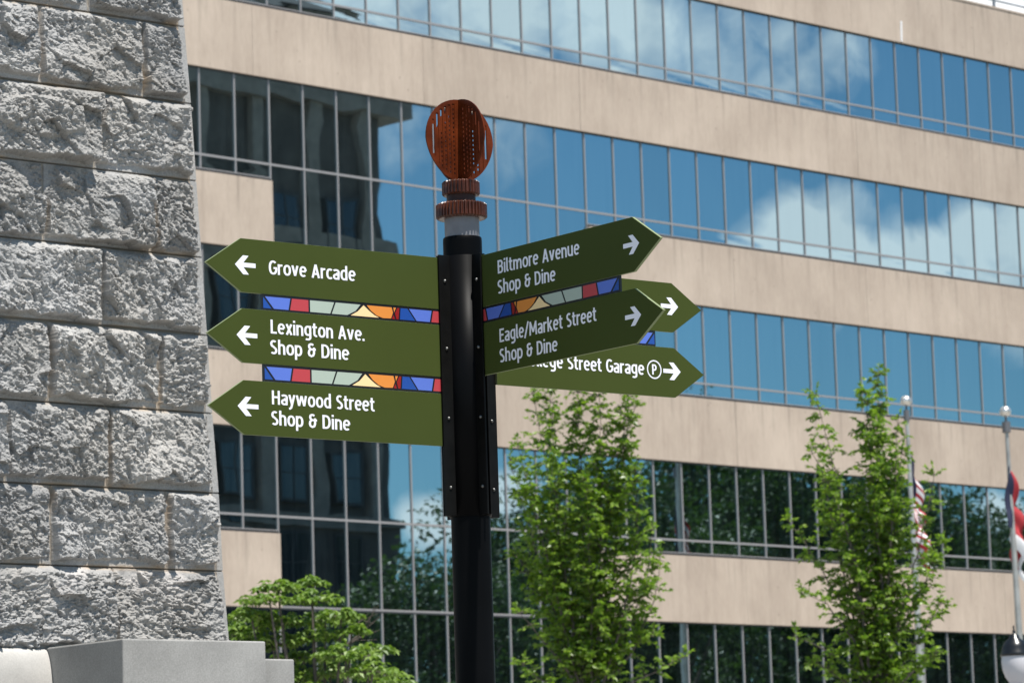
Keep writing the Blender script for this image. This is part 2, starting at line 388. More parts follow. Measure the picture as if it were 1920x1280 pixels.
warp_x = Sg + .02 * fbm(Sg * 9, Zg * 9, 5, 3); warp_z = Zg + .02 * fbm(Sg * 9, Zg * 9, 25, 3)
MARG = .030
for ci in range(len(zj) - 1):
    zt, zb = zj[ci], zj[ci + 1]
    cuts = [-2.2] + sorted(vj[ci]) + [9]
    for bi in range(len(cuts) - 1):
        a, b = cuts[bi], cuts[bi + 1]
        inb = (Zg <= zt) & (Zg > zb) & (Sg >= a) & (Sg < b)
        if not inb.any(): continue
        sd = int(rng.integers(1, 9999))
        x, z = warp_x[inb], warp_z[inb]
        be = np.minimum(edge[inb] - MARG, b) if b > 5 else b
        sI, zI = Sg[inb], Zg[inb]
        sm = lambda q_: np.clip(q_, 0, 1) ** 2 * (3 - 2 * np.clip(q_, 0, 1))
        dT, dB, dL, dR = zt - zI, zI - zb, sI - a, be - sI
        d = np.minimum.reduce([dT, dB, dL, dR])
        nb = fbm(sI * 11 + sd, zI * 4, sd + 5, 4, .6); nl = fbm(zI * 12 + sd, sI * 4, sd + 6, 4, .6); nt_ = fbm(sI * 9 - sd, zI * 9, sd + 8, 3)
        tB = np.clip(.012 + .06 * nb * rng.uniform(.5, 1.3) + rng.uniform(-.004, .010), .0045, .06); tL = np.clip(.0015 + .020 * nl, .0044, .022)
        pil = sm((dB - tB) / .011) * sm((dL - tL) / .009) * np.sin(np.clip((dT - .003) / (.022 + .03 * np.clip(.5 + nt_, 0, 1)), 0, 1) * PI / 2) * sm((dR - .0043) / .008)
        depth = .028 + .016 * rng.random()
        cx, cz = (max(a, -1.6) + min(b, .06)) / 2, (zt + zb) / 2
        tilt = rng.normal(0, .05) * (Sg[inb] - cx) + rng.normal(-.02, .06) * (Zg[inb] - cz)
        ang = -.52 + rng.normal(0, .22); xr, zr = x * cos(ang) + z * sin(ang), -x * sin(ang) + z * cos(ang)
        xq, zq = Sg[inb] * cos(ang) + Zg[inb] * sin(ang), -Sg[inb] * sin(ang) + Zg[inb] * cos(ang)
        amp = .55 + .9 * np.clip(.5 + 1.6 * fbm(x * 6, z * 6, sd + 31, 2), 0, 1)
        rough = chips(xr, zr * 1.2, .15, sd, .20) + chips(xr, zr * 1.6, .042, sd + 50, .26) + chips(xq, zq * 1.7, .0175, sd + 80, .66) * .78 * amp \
            + .034 * fbm(x * 7, z * 7, sd, 4) + .0125 * amp * fbm(xq * 38, zq * 66, sd + 7, 3, .6)
        if ci == 3 and bi == 0: pass
        h = pil * (depth + tilt + rough)
        mort = np.minimum(dL, dR) < .0042
        h = np.where(mort, -.0015 + .003 * fbm(Sg[inb] * 60, Zg[inb] * 60, 3, 2), np.maximum(h, .0035 + .004 * fbm(Sg[inb] * 70, Zg[inb] * 70, sd + 12, 3)))
        h = np.where(np.minimum(dT, dB) < .0032, -.012, h)
        relief[inb] = h; dist[inb] = d; tone[inb] = .84 + .30 * rng.random()
# one stone with a big broken scoop, as on the third course
sx, sz = -.82, 2.93
q = np.clip(1 - (((Sg - sx) / .20) ** 2 + ((Zg - sz) / .085) ** 2), 0, 1)
relief = relief + .032 * np.minimum(q * 4, 1) * (dist > .01) * (.7 + .9 * fbm(Sg * 16, Zg * 16, 77, 3))
marg = Sg > edge - MARG - .001
jr = np.min(np.abs(Zg[..., None] - np.array(zj)), axis=-1)
relief = np.where(marg, np.where(jr < .003, -.006, .004 + .0012 * fbm(Sg * 90, Zg * 90, 9, 3)), relief)
tone = np.where(marg, 1.12, tone)
BAT = math.tan(R_(0.0))
S2 = np.minimum(Sg, edge)
nr, nc = Sg.shape
P = np.array(MP)[None, None, :] + S2[..., None] * np.array(MU) + relief[..., None] * np.array(MN) + Zg[..., None] * np.array([0, 0, 1.])
mon = thing('granite_monument', MP + Vector((-.6, .5, -CAM_H)), 'tall grey granite monument of rough rock-faced blocks on the left', 'monument')
me = bpy.data.meshes.new('rough_stonework')
V = P.reshape(-1, 3) - np.array(mon.location)
idx = np.arange(nr * nc).reshape(nr, nc)
F = np.stack([idx[:-1, :-1], idx[:-1, 1:], idx[1:, 1:], idx[1:, :-1]], -1)
keep = ~((Sg[:-1, :-1] > edge[:-1, :-1]) & (Sg[1:, :-1] > edge[1:, :-1]))
F = F[keep]
me.vertices.add(len(V)); me.vertices.foreach_set('co', V.ravel())
me.loops.add(F.size); me.loops.foreach_set('vertex_index', F.ravel())
me.polygons.add(len(F)); me.polygons.foreach_set('loop_start', np.arange(0, F.size, 4)); me.polygons.foreach_set('loop_total', np.full(len(F), 4))
me.update(calc_edges=True)
me.polygons.foreach_set('use_smooth', np.zeros(len(F), bool))
kind = me.attributes.new('mortar', 'FLOAT', 'POINT'); kind.data.foreach_set('value', (dist < .0040).astype(np.float32).ravel() * (~marg).ravel())
kd = me.attributes.new('stone_tone', 'FLOAT', 'POINT'); kd.data.foreach_set('value', tone.astype(np.float32).ravel())
stain = np.clip(1 - np.abs(dist - .004) / .012, 0, 1) * np.clip(fbm(Sg * 7, Zg * 7, 31, 3) * 3.2 + .25, 0, 1)
stain = stain * (~marg)
ks = me.attributes.new('rust_stain', 'FLOAT', 'POINT'); ks.data.foreach_set('value', stain.astype(np.float32).ravel())
lime = np.clip((1.21 - Zg) / .04, 0, 1) * np.clip((Zg - 1.02) / .12, 0, 1) * np.clip(fbm(Sg * 9, Zg * 5, 91, 3) * 5 + .25, 0, 1)
kl = me.attributes.new('lime_wash', 'FLOAT', 'POINT'); kl.data.foreach_set('value', lime.astype(np.float32).ravel())
def granite(name, base=(.305, .302, .298), attrs=False, rough=.85, speck=1.0):
    m = bpy.data.materials.new(name); m.use_nodes = True; t = m.node_tree; p = t.nodes['Principled BSDF']
    p.inputs['Roughness'].default_value = rough; p.inputs['Specular IOR Level'].default_value = .3
    gn = t.nodes.new('ShaderNodeTexCoord')
    def noise(s_, d_=4, r_=.6):
        n = t.nodes.new('ShaderNodeTexNoise'); n.inputs['Scale'].default_value = s_; n.inputs['Detail'].default_value = d_; n.inputs['Roughness'].default_value = r_; t.links.new(gn.outputs['Object'], n.inputs['Vector']); return n.outputs['Fac']
    v = math_(t, 'ADD', math_(t, 'MULTIPLY', noise(150, 2, .7), .55 * speck), math_(t, 'ADD', math_(t, 'MULTIPLY', noise(3.5), .45), .5 - .275 * speck - .225))
    cr = t.nodes.new('ShaderNodeValToRGB'); t.links.new(v, cr.inputs[0])
    e = cr.color_ramp.elements; e[0].position = .30; e[0].color = (*[c * .62 for c in base], 1); e[1].position = .68; e[1].color = (*[min(1, c * 1.28) for c in base], 1)
    col = cr.outputs[0]
    if attrs:
        def att(n_):
            a = t.nodes.new('ShaderNodeAttribute'); a.attribute_name = n_; return a.outputs['Fac']
        def mixc(f_, c1, c2, bt='MIX'):
            x = t.nodes.new('ShaderNodeMix'); x.data_type = 'RGBA'; x.blend_type = bt
            if isinstance(f_, (int, float)): x.inputs['Factor'].default_value = f_
            else: t.links.new(f_, x.inputs['Factor'])
            t.links.new(c1, x.inputs[6])
            if isinstance(c2, tuple): x.inputs[7].default_value = c2
            else: t.links.new(c2, x.inputs[7])
            return x.outputs[2]
        col = mixc(1.0, col, att('stone_tone'), 'MULTIPLY')
        warm = t.nodes.new('ShaderNodeMapRange'); warm.inputs['From Min'].default_value = .42; warm.inputs['From Max'].default_value = .62; t.links.new(noise(2.1, 3), warm.inputs['Value'])
        col = mixc(math_(t, 'MULTIPLY', warm.outputs[0], .5), col, (1.05, 1.0, .92, 1), 'MULTIPLY')
        col = mixc(math_(t, 'MULTIPLY', att('rust_stain'), .8), col, (.40, .30, .20, 1))
        col = mixc(math_(t, 'MULTIPLY', att('lime_wash'), .4), col, (.62, .58, .55, 1))
        col = mixc(math_(t, 'MULTIPLY', att('mortar'), .75), col, (.29, .255, .21, 1))
    t.links.new(col, p.inputs['Base Color'])
    b = t.nodes.new('ShaderNodeBump'); b.inputs['Strength'].default_value = .5 if attrs else .12; b.inputs['Distance'].default_value = .004
    t.links.new(noise(210, 5, .65), b.inputs['Height']); t.links.new(b.outputs[0], p.inputs['Normal'])
    return m
M_gran = granite('rough_granite', attrs=True)
M_gsm = granite('sawn_granite', (.285, .28, .268), speck=.75)
me.materials.append(M_gran)
so_ = bpy.data.objects.new('rough_stonework', me); C.objects.link(so_); so_.parent = mon
# the mass behind the facing, and the shaft above
core = MB()
def mring(z, s1, dpt=2.6, sL=-3.2): return [mf(sL, -.02, z), mf(s1 - .012, -.02, z), mf(s1 - .012, -dpt, z), mf(sL, -dpt, z)]
core.grid([mring(-CAM_H, .10), mring(.85, .054), mring(4.0, -.157), mring(8.0, -.42, 2.4, -3.0)], 0, False, closed=True)
core.face(mring(8.0, -.42, 2.4, -3.0))
core.build('monument_core', M_gsm, mon)
# buttress block in front of the face, with the rounded base moulding meeting it on the left
zt = on_plane(230, 1196, mf(-.79, .535, 0), MU.copy()).z - CAM_H     # top of block
WB = .535
pc = on_plane(230, 1196, mf(0, WB, 0), MN)
sB = (pc - MP).dot(MU); zB = pc.z - CAM_H
pr = on_plane(498, 1201, mf(0, WB, 0), MN); sR = (pr - MP).dot(MU)
bt = MB(); bt.box(mf, sB, sR, -.2, WB, -CAM_H, zB); bt.build('buttress_block', M_gsm, mon, bevel=.006)
p2 = on_plane(552, 1235, mf(0, WB - .10, 0), MN); s2_ = (p2 - MP).dot(MU); z2_ = p2.z - CAM_H
bt = MB(); bt.box(mf, sR + .002, s2_, -.2, WB - .10, -CAM_H, z2_); bt.build('step_block', M_gsm, mon, bevel=.006)
mo = MB(); prof = []
zM = .872
for k in range(13):
    t_ = k / 12 * PI / 2
    prof.append((.006 + .060 * sin(t_) ** .85, zM - .20 * (1 - cos(t_))))
prof += [(.068, -CAM_H)]
rows = [[mf(s_, n_, z_) for n_, z_ in [(-.1, zM)] + prof] for s_ in (-3.2, sB - .004)]
mo.grid(rows, 0, True); mo.face(rows[1] + [mf(sB - .004, -.1, -CAM_H)])
mo.build('base_moulding', granite('pale_marble', (.40, .385, .36), speck=.5), mon)

# ------------------------------------------------------------------ signpost
PX, PY = -0.133, 10.0
A2 = .6636; BV = A2 - PI / 2
SU = Vector((cos(A2), sin(A2), 0)); SV = Vector((cos(BV), sin(BV), 0))      # sign arms lie along -SU, +SU and +SV
SUN_ = Vector((sin(A2), -cos(A2), 0)); SVN = Vector((sin(BV), -cos(BV), 0))
PO = Vector((PX, PY, CAM_H))
post = thing('direction_signpost', (PX, PY, 0), 'black direction signpost with green arrow boards and a rusty finial', 'signpost')
def pz(y, x=880): return at(x, y, PY).z - CAM_H
M_blk = mat('black_gloss_paint', (.0028, .003, .0035), .42, spec=.05, var=.3, vscale=4)
M_brk = mat('black_satin_paint', (.0055, .0054, .0052), .4, spec=.10, var=.2, vscale=30)
M_green = mat('olive_vinyl', (.049, .0645, .0163), .5, spec=.05, var=.07, vscale=2.5, detail=8)
M_white = mat('white_vinyl', (.80, .80, .86), .45)
M_edge = mat('panel_edge', (.22, .26, .15), .6, spec=.03)
M_bolt = mat('steel_bolt', (.16, .16, .155), .4, metal=1)
M_grey = mat('galvanised_grey', (.165, .165, .18), .5, metal=.2, var=.15, vscale=25, bump=.1, bscale=200)
GL = {'lead': mat('black_leading', (.006, .006, .008), .4), 'navy': mat('navy_enamel', lin(30, 72, 150), .35), 'blue': mat('periwinkle_enamel', lin(86, 112, 196), .35),
      'red': mat('rose_enamel', lin(176, 62, 68), .35), 'sage': mat('sage_enamel', lin(165, 178, 166), .35), 'cream': mat('cream_enamel', lin(238, 208, 156), .35),
      'amber': mat('amber_enamel', lin(214, 134, 60), .35), 'wine': mat('wine_enamel', lin(140, 24, 24), .35)}
GK = list(GL)
# --- tubes
z_top, z_cap, z_sl, z_slb = pz(409), pz(446), pz(483), pz(969)
mb = MB(); mb.lathe(PO, [(.0560, -CAM_H), (.0560, z_slb - .05), (.0560, z_cap - .012), (.0555, z_cap - .002), (.054, z_cap)], 48); mb.build('pole', M_blk, post)
mb = MB(); mb.lathe(PO, [(.0500, z_cap - .01), (.0500, z_top + .012)], 40); mb.build('grey_tube', M_grey, post)
mb = MB(); mb.lathe(PO, [(.0568, z_slb), (.0596, z_slb), (.0596, z_sl), (.0568, z_sl)], 48); mb.build('sleeve', M_blk, post)
mb = MB(); mb.lathe(PO, [(.16, -CAM_H), (.16, -CAM_H + .02), (.10, -CAM_H + .05), (.058, -CAM_H + .10)], 40); mb.build('foot_collar', M_blk, post)
# --- flanges with bolts
arm = {'A': frame(PO, -SU, SUN_), 'G': frame(PO, SU, SUN_), 'D': frame(PO, SV, SVN), 'X': frame(PO, -SV, SVN)}
for key in 'AGDX':
    fr_ = arm[key]; e = .0955 if key != 'D' else .0955
    fl = MB(); fl.box(fr_, .054, e, .006, .012, z_slb, z_sl); fl.box(fr_, .054, e - .008, -.012, -.006, z_slb, z_sl)
    fo = fl.build('flange', M_brk, post, bevel=.0012)
    for yb in (533, 659, 789, 918):
        b_ = MB(); cz = pz(yb, 832)
        rows = []
        for ph in (0, .35, .7, 1.05, 1.35):
            rows.append([fr_(.0765 + .0052 * cos(ph) * cos(2 * PI * k / 14), .012 + .0052 * sin(ph), cz + .0052 * cos(ph) * sin(2 * PI * k / 14)) for k in range(14)])
        b_.grid(rows, 0, True, closed=True); b_.face(rows[-1], 0, True); b_.build('bolt', M_bolt, fo)
# --- lettering made of strokes (cap height 1, image-like condensed proportions)
X_ = .77; t_ = .074
def arc(cx, cy, rx, ry, a0, a1, n=12, p=2.3):
    r = []
    for i in range(n + 1):
        a = R_(a0 + (a1 - a0) * i / n); c_, s_ = cos(a), sin(a)
        r.append((cx + rx * math.copysign(abs(c_) ** (2 / p), c_), cy + ry * math.copysign(abs(s_) ** (2 / p), s_)))
    return r
o_w = .50
bowl = lambda cx, w_=.25, h=X_: arc(cx, h / 2, w_ - t_, h / 2 - t_ + .012, 0, 360, 24)
def arch(x0, x1, top=X_, y0=0): return [(x0 + t_, top - .30)] + arc((x0 + x1) / 2, top - .30, (x1 - x0) / 2 - t_, .30 - t_, 180, 0, 12)[1:] + [(x1 - t_, y0)]
GLY = {
 'o': (.50, [bowl(.25)]), 'c': (.41, [arc(.25, X_/2, .175, X_/2 - t_ + .012, 50, 310, 18)]),
 'e': (.48, [[(.08, .40), (.41, .40)], arc(.245, X_/2, .17, X_/2 - t_ + .012, 5, 312, 22)]),
 'n': (.48, [[(t_, 0), (t_, X_)], arch(0, .46)]), 'h': (.48, [[(t_, 0), (t_, 1.06)], arch(0, .46)]),
 'm': (.76, [[(t_, 0), (t_, X_)], arch(0, .42), arch(.31, .73)]),
 'r': (.33, [[(t_, 0), (t_, X_)], [(t_, X_ - .28)] + arc(.27, X_ - .28, .196, .28 - t_, 180, 80, 8)[1:]]),
 'u': (.48, [[(t_, X_), (t_, .30)] + arc(.23, .30, .156, .30 - t_, 180, 360, 12)[1:], [(.46 - t_, 0), (.46 - t_, X_)]]),
 'i': (.17, [[(t_, 0), (t_, X_)], [(t_, .90), (t_, 1.05)]]), 'l': (.20, [[(t_, 1.06), (t_, .17), (.105, .085), (.19, .065)]]),
 'd': (.50, [[(.47 - t_, 0), (.47 - t_, 1.06)], arc(.25, X_/2, .176, X_/2 - t_ + .01, 20, 340, 20)]),
 'p': (.50, [[(t_, -.29), (t_, X_)], arc(.235, X_/2, .176, X_/2 - t_ + .01, 160, -160, 20)]),
 'g': (.50, [arc(.25, X_/2 + .02, .176, X_/2 - t_ - .01, 20, 340, 20), [(.47 - t_, X_), (.47 - t_, -.05)] + arc(.22, -.05, .176, .17, 0, -130, 10)[1:]]),
 'a': (.46, [arc(.21, X_ - .24, .175, .24 - t_, 145, 0, 10) + [(.43 - t_, 0)], arc(.21, .215, .14, .215 - t_ + .01, 40, 320, 16), [(.31, .44), (.20, .44)]]),
 't': (.34, [[(.135, .98), (.135, .22)] + arc(.27, .22, .135, .15, 180, 270, 6)[1:] + [(.315, .075)], [(.0, X_ - .065), (.31, X_ - .065)]]),
 'v': (.47, [[(.06, X_), (.225, .03)], [(.39, X_), (.225, .03)]]),
 'w': (.74, [[(.06, X_), (.19, .03)], [(.19, .03), (.36, X_ - .03)], [(.36, X_ - .03), (.53, .03)], [(.53, .03), (.66, X_)]]),
 'y': (.46, [[(.06, X_), (.225, .05)], [(.39, X_), (.225, .08), (.17, -.14), (.10, -.215), (.02, -.225)]]),
 'x': (.46, [[(.07, X_), (.38, 0)], [(.38, X_), (.07, 0)]]),
 'k': (.47, [[(t_, 0), (t_, 1.06)], [(.37, X_), (.12, .40)], [(.17, .47), (.40, 0)]]),
 'A': (.56, [[(.065, 0), (.27, .97)], [(.475, 0), (.27, .97)], [(.14, .29), (.40, .29)]]),
 'L': (.42, [[(t_, 1), (t_, t_), (.40, t_)]]), 'E': (.45, [[(.42, 1 - t_), (t_, 1 - t_), (t_, t_), (.42, t_)], [(t_, .53), (.38, .53)]]),
 'H': (.56, [[(t_, 0), (t_, 1)], [(.53 - t_, 0), (.53 - t_, 1)], [(t_, .53), (.53 - t_, .53)]]),
 'D': (.56, [[(.20, 1 - t_), (t_, 1 - t_), (t_, t_), (.20, t_)], arc(.20, .5, .256, .5 - t_, -90, 90, 16)]),
 'B': (.51, [[(.24, 1 - t_), (t_, 1 - t_), (t_, t_), (.25, t_)], [(t_, .53), (.25, .53)], arc(.24, .73, .15, .197, -90, 90, 10), arc(.25, .302, .165, .228, -90, 90, 10)]),
 'P': (.47, [[(t_, 0), (t_, 1 - t_), (.22, 1 - t_)], arc(.21, .69, .175, .236, 90, -90, 12), [(.22, .455), (t_, .455)]]),
 'M': (.72, [[(.075, 0), (.105, 1)], [(.105, .96), (.35, .22)], [(.35, .22), (.595, .96)], [(.595, 1), (.625, 0)]]),
 'G': (.54, [arc(.285, .5, .21, .5 - t_ + .012, 48, 350, 20) + [(.48, .47), (.31, .47)]]),
 'C': (.50, [arc(.285, .5, .21, .5 - t_ + .012, 50, 310, 20)]),
 'S': (.46, [arc(.225, .735, .15, .20, 42, 250, 14, 2.1)[:-1] + [(.165, .57), (.27, .465)] + arc(.215, .262, .16, .20, 62, -140, 14, 2.1)[1:]]),
 '&': (.56, [[(.36, .86), (.30, .925), (.22, .935), (.13, .89), (.10, .78), (.12, .66), (.21, .575)], [(.20, .555), (.53, .555)], [(.21, .575), (.10, .45), (.075, .27), (.12, .13), (.235, .065), (.35, .12), (.405, .28), (.41, .70)]]),
 '/': (.40, [[(.03, -.10), (.36, 1.08)]]), '.': (.19, [[(t_, 0), (t_, .16)]]), ' ': (.25, [])}
def text_strokes(txt):
    x = 0; out_ = []
    for ch in txt:
        w_, st = GLY[ch]
        for s_ in st: out_.append([(x + a, b) for a, b in s_])
        x += w_ + .035
    return out_, x - .035
def ribbon_strip(pts, hw):
    """flat stroke outline with mitred joints"""
    n = len(pts); Lf, Rt = [], []
    closed = abs(pts[0][0] - pts[-1][0]) < 1e-6 and abs(pts[0][1] - pts[-1][1]) < 1e-6
    for i in range(n):
        if closed and i in (0, n - 1): a, b = pts[n - 2], pts[1]
        else: a, b = pts[max(i - 1, 0)], pts[min(i + 1, n - 1)]
        p = pts[i]
        d1 = np.array(p) - np.array(a); d2 = np.array(b) - np.array(p)
        u1 = d1 / (np.hypot(*d1) + 1e-12) if np.hypot(*d1) > 1e-9 else d2 / np.hypot(*d2)
        u2 = d2 / (np.hypot(*d2) + 1e-12) if np.hypot(*d2) > 1e-9 else u1
        t = u1 + u2; t = t / (np.hypot(*t) + 1e-12); nrm = np.array((-t[1], t[0]))
        k = 1 / max(.45, np.dot(nrm, (-u1[1], u1[0])))
        Lf.append(np.array(p) + nrm * hw * k); Rt.append(np.array(p) - nrm * hw * k)
    return Lf, Rt
def letter_mesh(parent, fr_, specs, n0):
    """specs: (text, x0, x1, base_z at x0, base_z at x1, cap height)"""
    mb = MB(); lift = 0
    for txt, xa, xb, za, zb, cap in specs:
        st, wd = text_strokes(txt)
        for s_ in st:
            Lf, Rt = ribbon_strip(s_, t_ * .93); lift = (lift + 1) % 6
            nn_ = n0 + .00005 * lift
            f2 = lambda q: fr_(xa + q[0] / wd * (xb - xa), nn_, za + (zb - za) * q[0] / wd + q[1] * cap)
            mb.grid([[f2(q) for q in Lf], [f2(q) for q in Rt]], 0, False)
    return mb.build('lettering', M_white, parent, recalc=False)
def loc_on(key, x, y, n_=None):
    """pixel of the board's face -> distance along the arm and height"""
    if n_ is None: n_ = .0213 if key == 'G' else .005
    fr_ = arm[key]; o = fr_(0, n_, 0); X1 = fr_(1, 0, 0) - fr_(0, 0, 0); nr_ = fr_(0, 1, 0) - fr_(0, 0, 0)
    p = on_plane(x, y, o, nr_); return (p - PO).dot(X1), p.z - CAM_H
H_, P_, L_ = .1489, .1147, .8789
PT = .0045                                             # half thickness of a board
ARW = [(0, 0), (.0265, .0263), (.0449, .0260), (.0275, .0062), (.0676, .0062), (.0676, -.0062), (.0275, -.0062), (.0449, -.0260), (.0265, -.0263)]
def board(key, ztop, s0, label, lines=(), arrow=None, off=0.0, Ls=L_):
    fr_ = arm[key]
    mb = MB(); b_ = -PT + off; t2 = PT + off
    poly = [(s0, ztop), (Ls - P_, ztop), (Ls, ztop - H_ / 2), (Ls - P_, ztop - H_), (s0, ztop - H_)]
    mb.prism(fr_, poly, b_, t2, 0)
    o = mb.build('sign_board', [M_green, M_edge], post, bevel=.0006)
    for p_ in o.data.polygons:
        if abs(p_.normal.dot(fr_(0, 1, 0) - fr_(0, 0, 0))) < .5: p_.material_index = 1
    o['label'] = label
    n0 = t2 + .0006
    if arrow:
        sa, za = arrow                                  # tip of the arrow
        st = MB(); sg = -1
        st.face([fr_(sa - a * 1.0, n0, za + b) for a, b in ARW]); ao = st.build('arrow', M_white, o, recalc=False)
    sp = []
    for txt, (xa, ya), (xb, yb), cap in lines:
        s1, z1 = loc_on(key, xa, ya); s2, z2 = loc_on(key, xb, yb); sp.append((txt, s1, s2, z1, z2, cap))
    if sp: letter_mesh(o, fr_, sp, n0)
    return o
def lp(x, y): return (360 + x / 2.909, 420 + y / 2.909)
def rp(x, y): return (800 + x / 3.2, 380 + y / 3.2)
SG = {'A': 1.718, 'B': 1.524, 'C': 1.327, 'D': 1.718, 'E': 1.523, 'F': 1.707, 'G': 1.511}
CAP = .0400
board('A', SG['A'], .094, 'top left-pointing green board with one line of white lettering',
      [('Grove Arcade', lp(419, 273), lp(893, 312), .0385)], loc_on('A', *lp(234, 218)))
board('A', SG['B'], .094, 'middle left-pointing green board with two lines of white lettering',
      [('Lexington Ave.', lp(429, 596), lp(945, 638), .0385), ('Shop & Dine', lp(427, 707), lp(858, 742), .0385)], loc_on('A', *lp(243, 602)))
board('A', SG['C'], .094, 'bottom left-pointing green board with two lines of white lettering',
      [('Haywood Street', lp(436, 982), lp(998, 1022), .0385), ('Shop & Dine', lp(433, 1094), lp(864, 1126), .0385)], loc_on('A', *lp(249, 990)))
board('D', SG['D'], .080, 'upper right-hand board in shade with two lines of lettering',
      [('Biltmore Avenue', rp(427, 427), rp(918, 308), .0385), ('Shop & Dine', rp(427, 548), rp(775, 467), .0385)], loc_on('D', *rp(1275, 240)))
board('D', SG['E'], .080, 'lower right-hand board in shade with two lines of lettering',
      [('Eagle/Market Street', rp(438, 838), rp(1021, 708), .0385), ('Shop & Dine', rp(439, 959), rp(787, 888), .0385)], loc_on('D', *rp(1287, 670)))
board('G', SG['F'], .094, 'sunlit board behind, mostly hidden, with a white arrow', [], loc_on('G', *rp(1508, 626)), off=.0168)
gb = board('G', SG['G'], .094, 'sunlit lowest rear board with parking symbol and arrow',
      [('College Street Garage', rp(570, 975), rp(1306, 1033), .0385)], loc_on('G', *rp(1523, 1015)), off=.0168)
# parking symbol: ring and letter
pcs, pcz = loc_on('G', *rp(1365, 1000)); mb = MB()
rr = .0262; fr_ = arm['G']
Lf, Rt = ribbon_strip([(rr * cos(2 * PI * k / 40), rr * sin(2 * PI * k / 40)) for k in range(41)], .0020)
mb.grid([[fr_(pcs + a, .0168 + PT + .0006, pcz + b) for a, b in Lf], [fr_(pcs + a, .0168 + PT + .0006, pcz + b) for a, b in Rt]], 0, False)
st, wd = text_strokes('P')
for k, s_ in enumerate(st):
    Lf, Rt = ribbon_strip(s_, t_)
    f2 = lambda q: fr_(pcs + (q[0] - .22) * .031 * 1.25, .0168 + PT + .00065 + .00005 * k, pcz + (q[1] - .5) * .031)
    mb.grid([[f2(q) for q in Lf], [f2(q) for q in Rt]], 0, False)
mb.build('parking_symbol', M_white, gb, recalc=False)
# --- stained-glass strips between the boards (pattern runs from the outer end inwards)
def strip(key, z_hi, z_lo, s_out, s_in, off=0.0):
    fr_ = arm[key]; Ls = s_out - s_in; hgt = z_hi - z_lo
    mb = MB(); mb.box(fr_, s_in, s_out, -.0030 + off, .0030 + off, z_lo, z_hi, 0)
    TT = lambda x: (x - 65) / 1760
    bt_, bb = .86, .13
    def cell(poly, m_, lift=0):
        mb.face([fr_(s_out - a * Ls * 1.0, off + .0036 + lift, z_lo + b * hgt) for a, b in poly], GK.index(m_))
    g_ = .0045
    e0 = TT(78)
    bl = lambda xt, xb: (TT(xt), TT(xb))
    def quad(l, r, m_): cell([(l[0] + g_, bt_), (r[0] - g_, bt_), (r[1] - g_, bb), (l[1] + g_, bb)], m_)
    l0 = (e0, e0); l1 = bl(88, 172); l2 = bl(348, 328); l3 = bl(523, 523); l4 = bl(776, 735); l5t, l5b = TT(1040), TT(905)
    cell([(e0, bt_ - .04), (TT(165) - g_, bb), (e0, bb)], 'navy'); quad(l1, l2, 'blue'); quad(l2, l3, 'red'); quad(l3, l4, 'sage')
    cell([(l4[0] + g_, bt_), (l5t - g_ * 1.4, bt_), ((l5t + l5b) / 2 + .004, .44), (l5b - g_ * 1.2, bb), (l4[1] + g_, bb)], 'sage')
    cell([(TT(1060), bt_ - .02), (TT(1115), .52), (TT(1165), .28), (TT(1212), bb), (l5b + g_ * 3.0, bb), ((l5t + l5b) / 2 + .016, .42)], 'cream')
    cell([(TT(1092), bt_), (TT(1342), bt_), (TT(1354), .52), (TT(1333), bb + .02), (TT(1252), bb), (TT(1190), .26), (TT(1135), .52)], 'amber')
    cell([(TT(1360), bt_), (TT(1386), bt_), (TT(1366), .55)], 'amber')
    cell([(TT(1358), .40), (TT(1342), bb), (TT(1374), bb)], 'wine')
    cell([(TT(1400), bt_), (TT(1420), bt_), (TT(1409), bb), (TT(1388), bb), (TT(1374), .50)], 'wine')
    l6 = bl(1425, 1416); l7 = bl(1510, 1585); l8 = bl(1757, 1736)
    quad(l6, l7, 'navy'); quad(l7, l8, 'blue')
    cell([(l8[0] + g_, bt_), (TT(1824), bt_), (TT(1824), bb), (l8[1] + g_, bb)], 'red')
    return mb.build('stained_glass_strip', [GL[k] for k in GK], post, recalc=False)
so1 = loc_on('A', 491.5, 566)[0]
strip('A', SG['A'] - H_ - .0003, SG['B'] + .0003, so1, .094)
strip('A', SG['B'] - H_ - .0003, SG['C'] + .0003, so1, .094)
strip('D', SG['D'] - H_ - .0003, SG['E'] + .0003, loc_on('D', 1162, 545)[0], .080)
strip('G', SG['F'] - H_ - .0003, SG['G'] + .0003, loc_on('G', 1229.5, 635)[0], .094, .0168)
# --- finial: two toothed collars and two crossed perforated discs
M_rust = mat('rust_brown_steel', (.092, .0175, .004), .42, spec=.13, var=.45, vscale=14, bump=.12, bscale=120)
M_rustd = mat('dark_rust_steel', (.03, .011, .008), .4, spec=.25, var=.4, vscale=18)
M_rustc = mat('burnished_brown_steel', (.060, .0165, .0075), .30, spec=.4, var=.5, vscale=22, bump=.1, bscale=150)
fin = MB()
def gear(mb, z0, z1, ri, ro, n):
    k = n * 4
    def ring(z, f): return [PO + Vector((r * cos(2 * PI * j / k), r * sin(2 * PI * j / k), z)) for j in range(k) for r in [(ro if j % 4 in (0, 1) else ri) * f]]
    rows = [ring(z0, .93), ring(z0 + .004, 1), ring(z1 - .004, 1), ring(z1, .93)]
    mb.grid(rows, 0, False, closed=True); mb.face(rows[0][::-1]); mb.face(rows[-1])
zg = [pz(y, 868) for y in (411, 383, 366, 341)]
gear(fin, zg[0], zg[1], .0685, .0738, 40); fin.build('lower_collar', M_rustc, post)
fin = MB(); gear(fin, zg[2] - .002, zg[3], .0500, .0545, 30); fin.build('upper_collar', M_rustc, post)
fin = MB(); fin.lathe(PO, [(.0420, zg[1] - .004), (.0420, zg[2] + .004)], 32); fin.build('finial_neck', M_rustd, post)
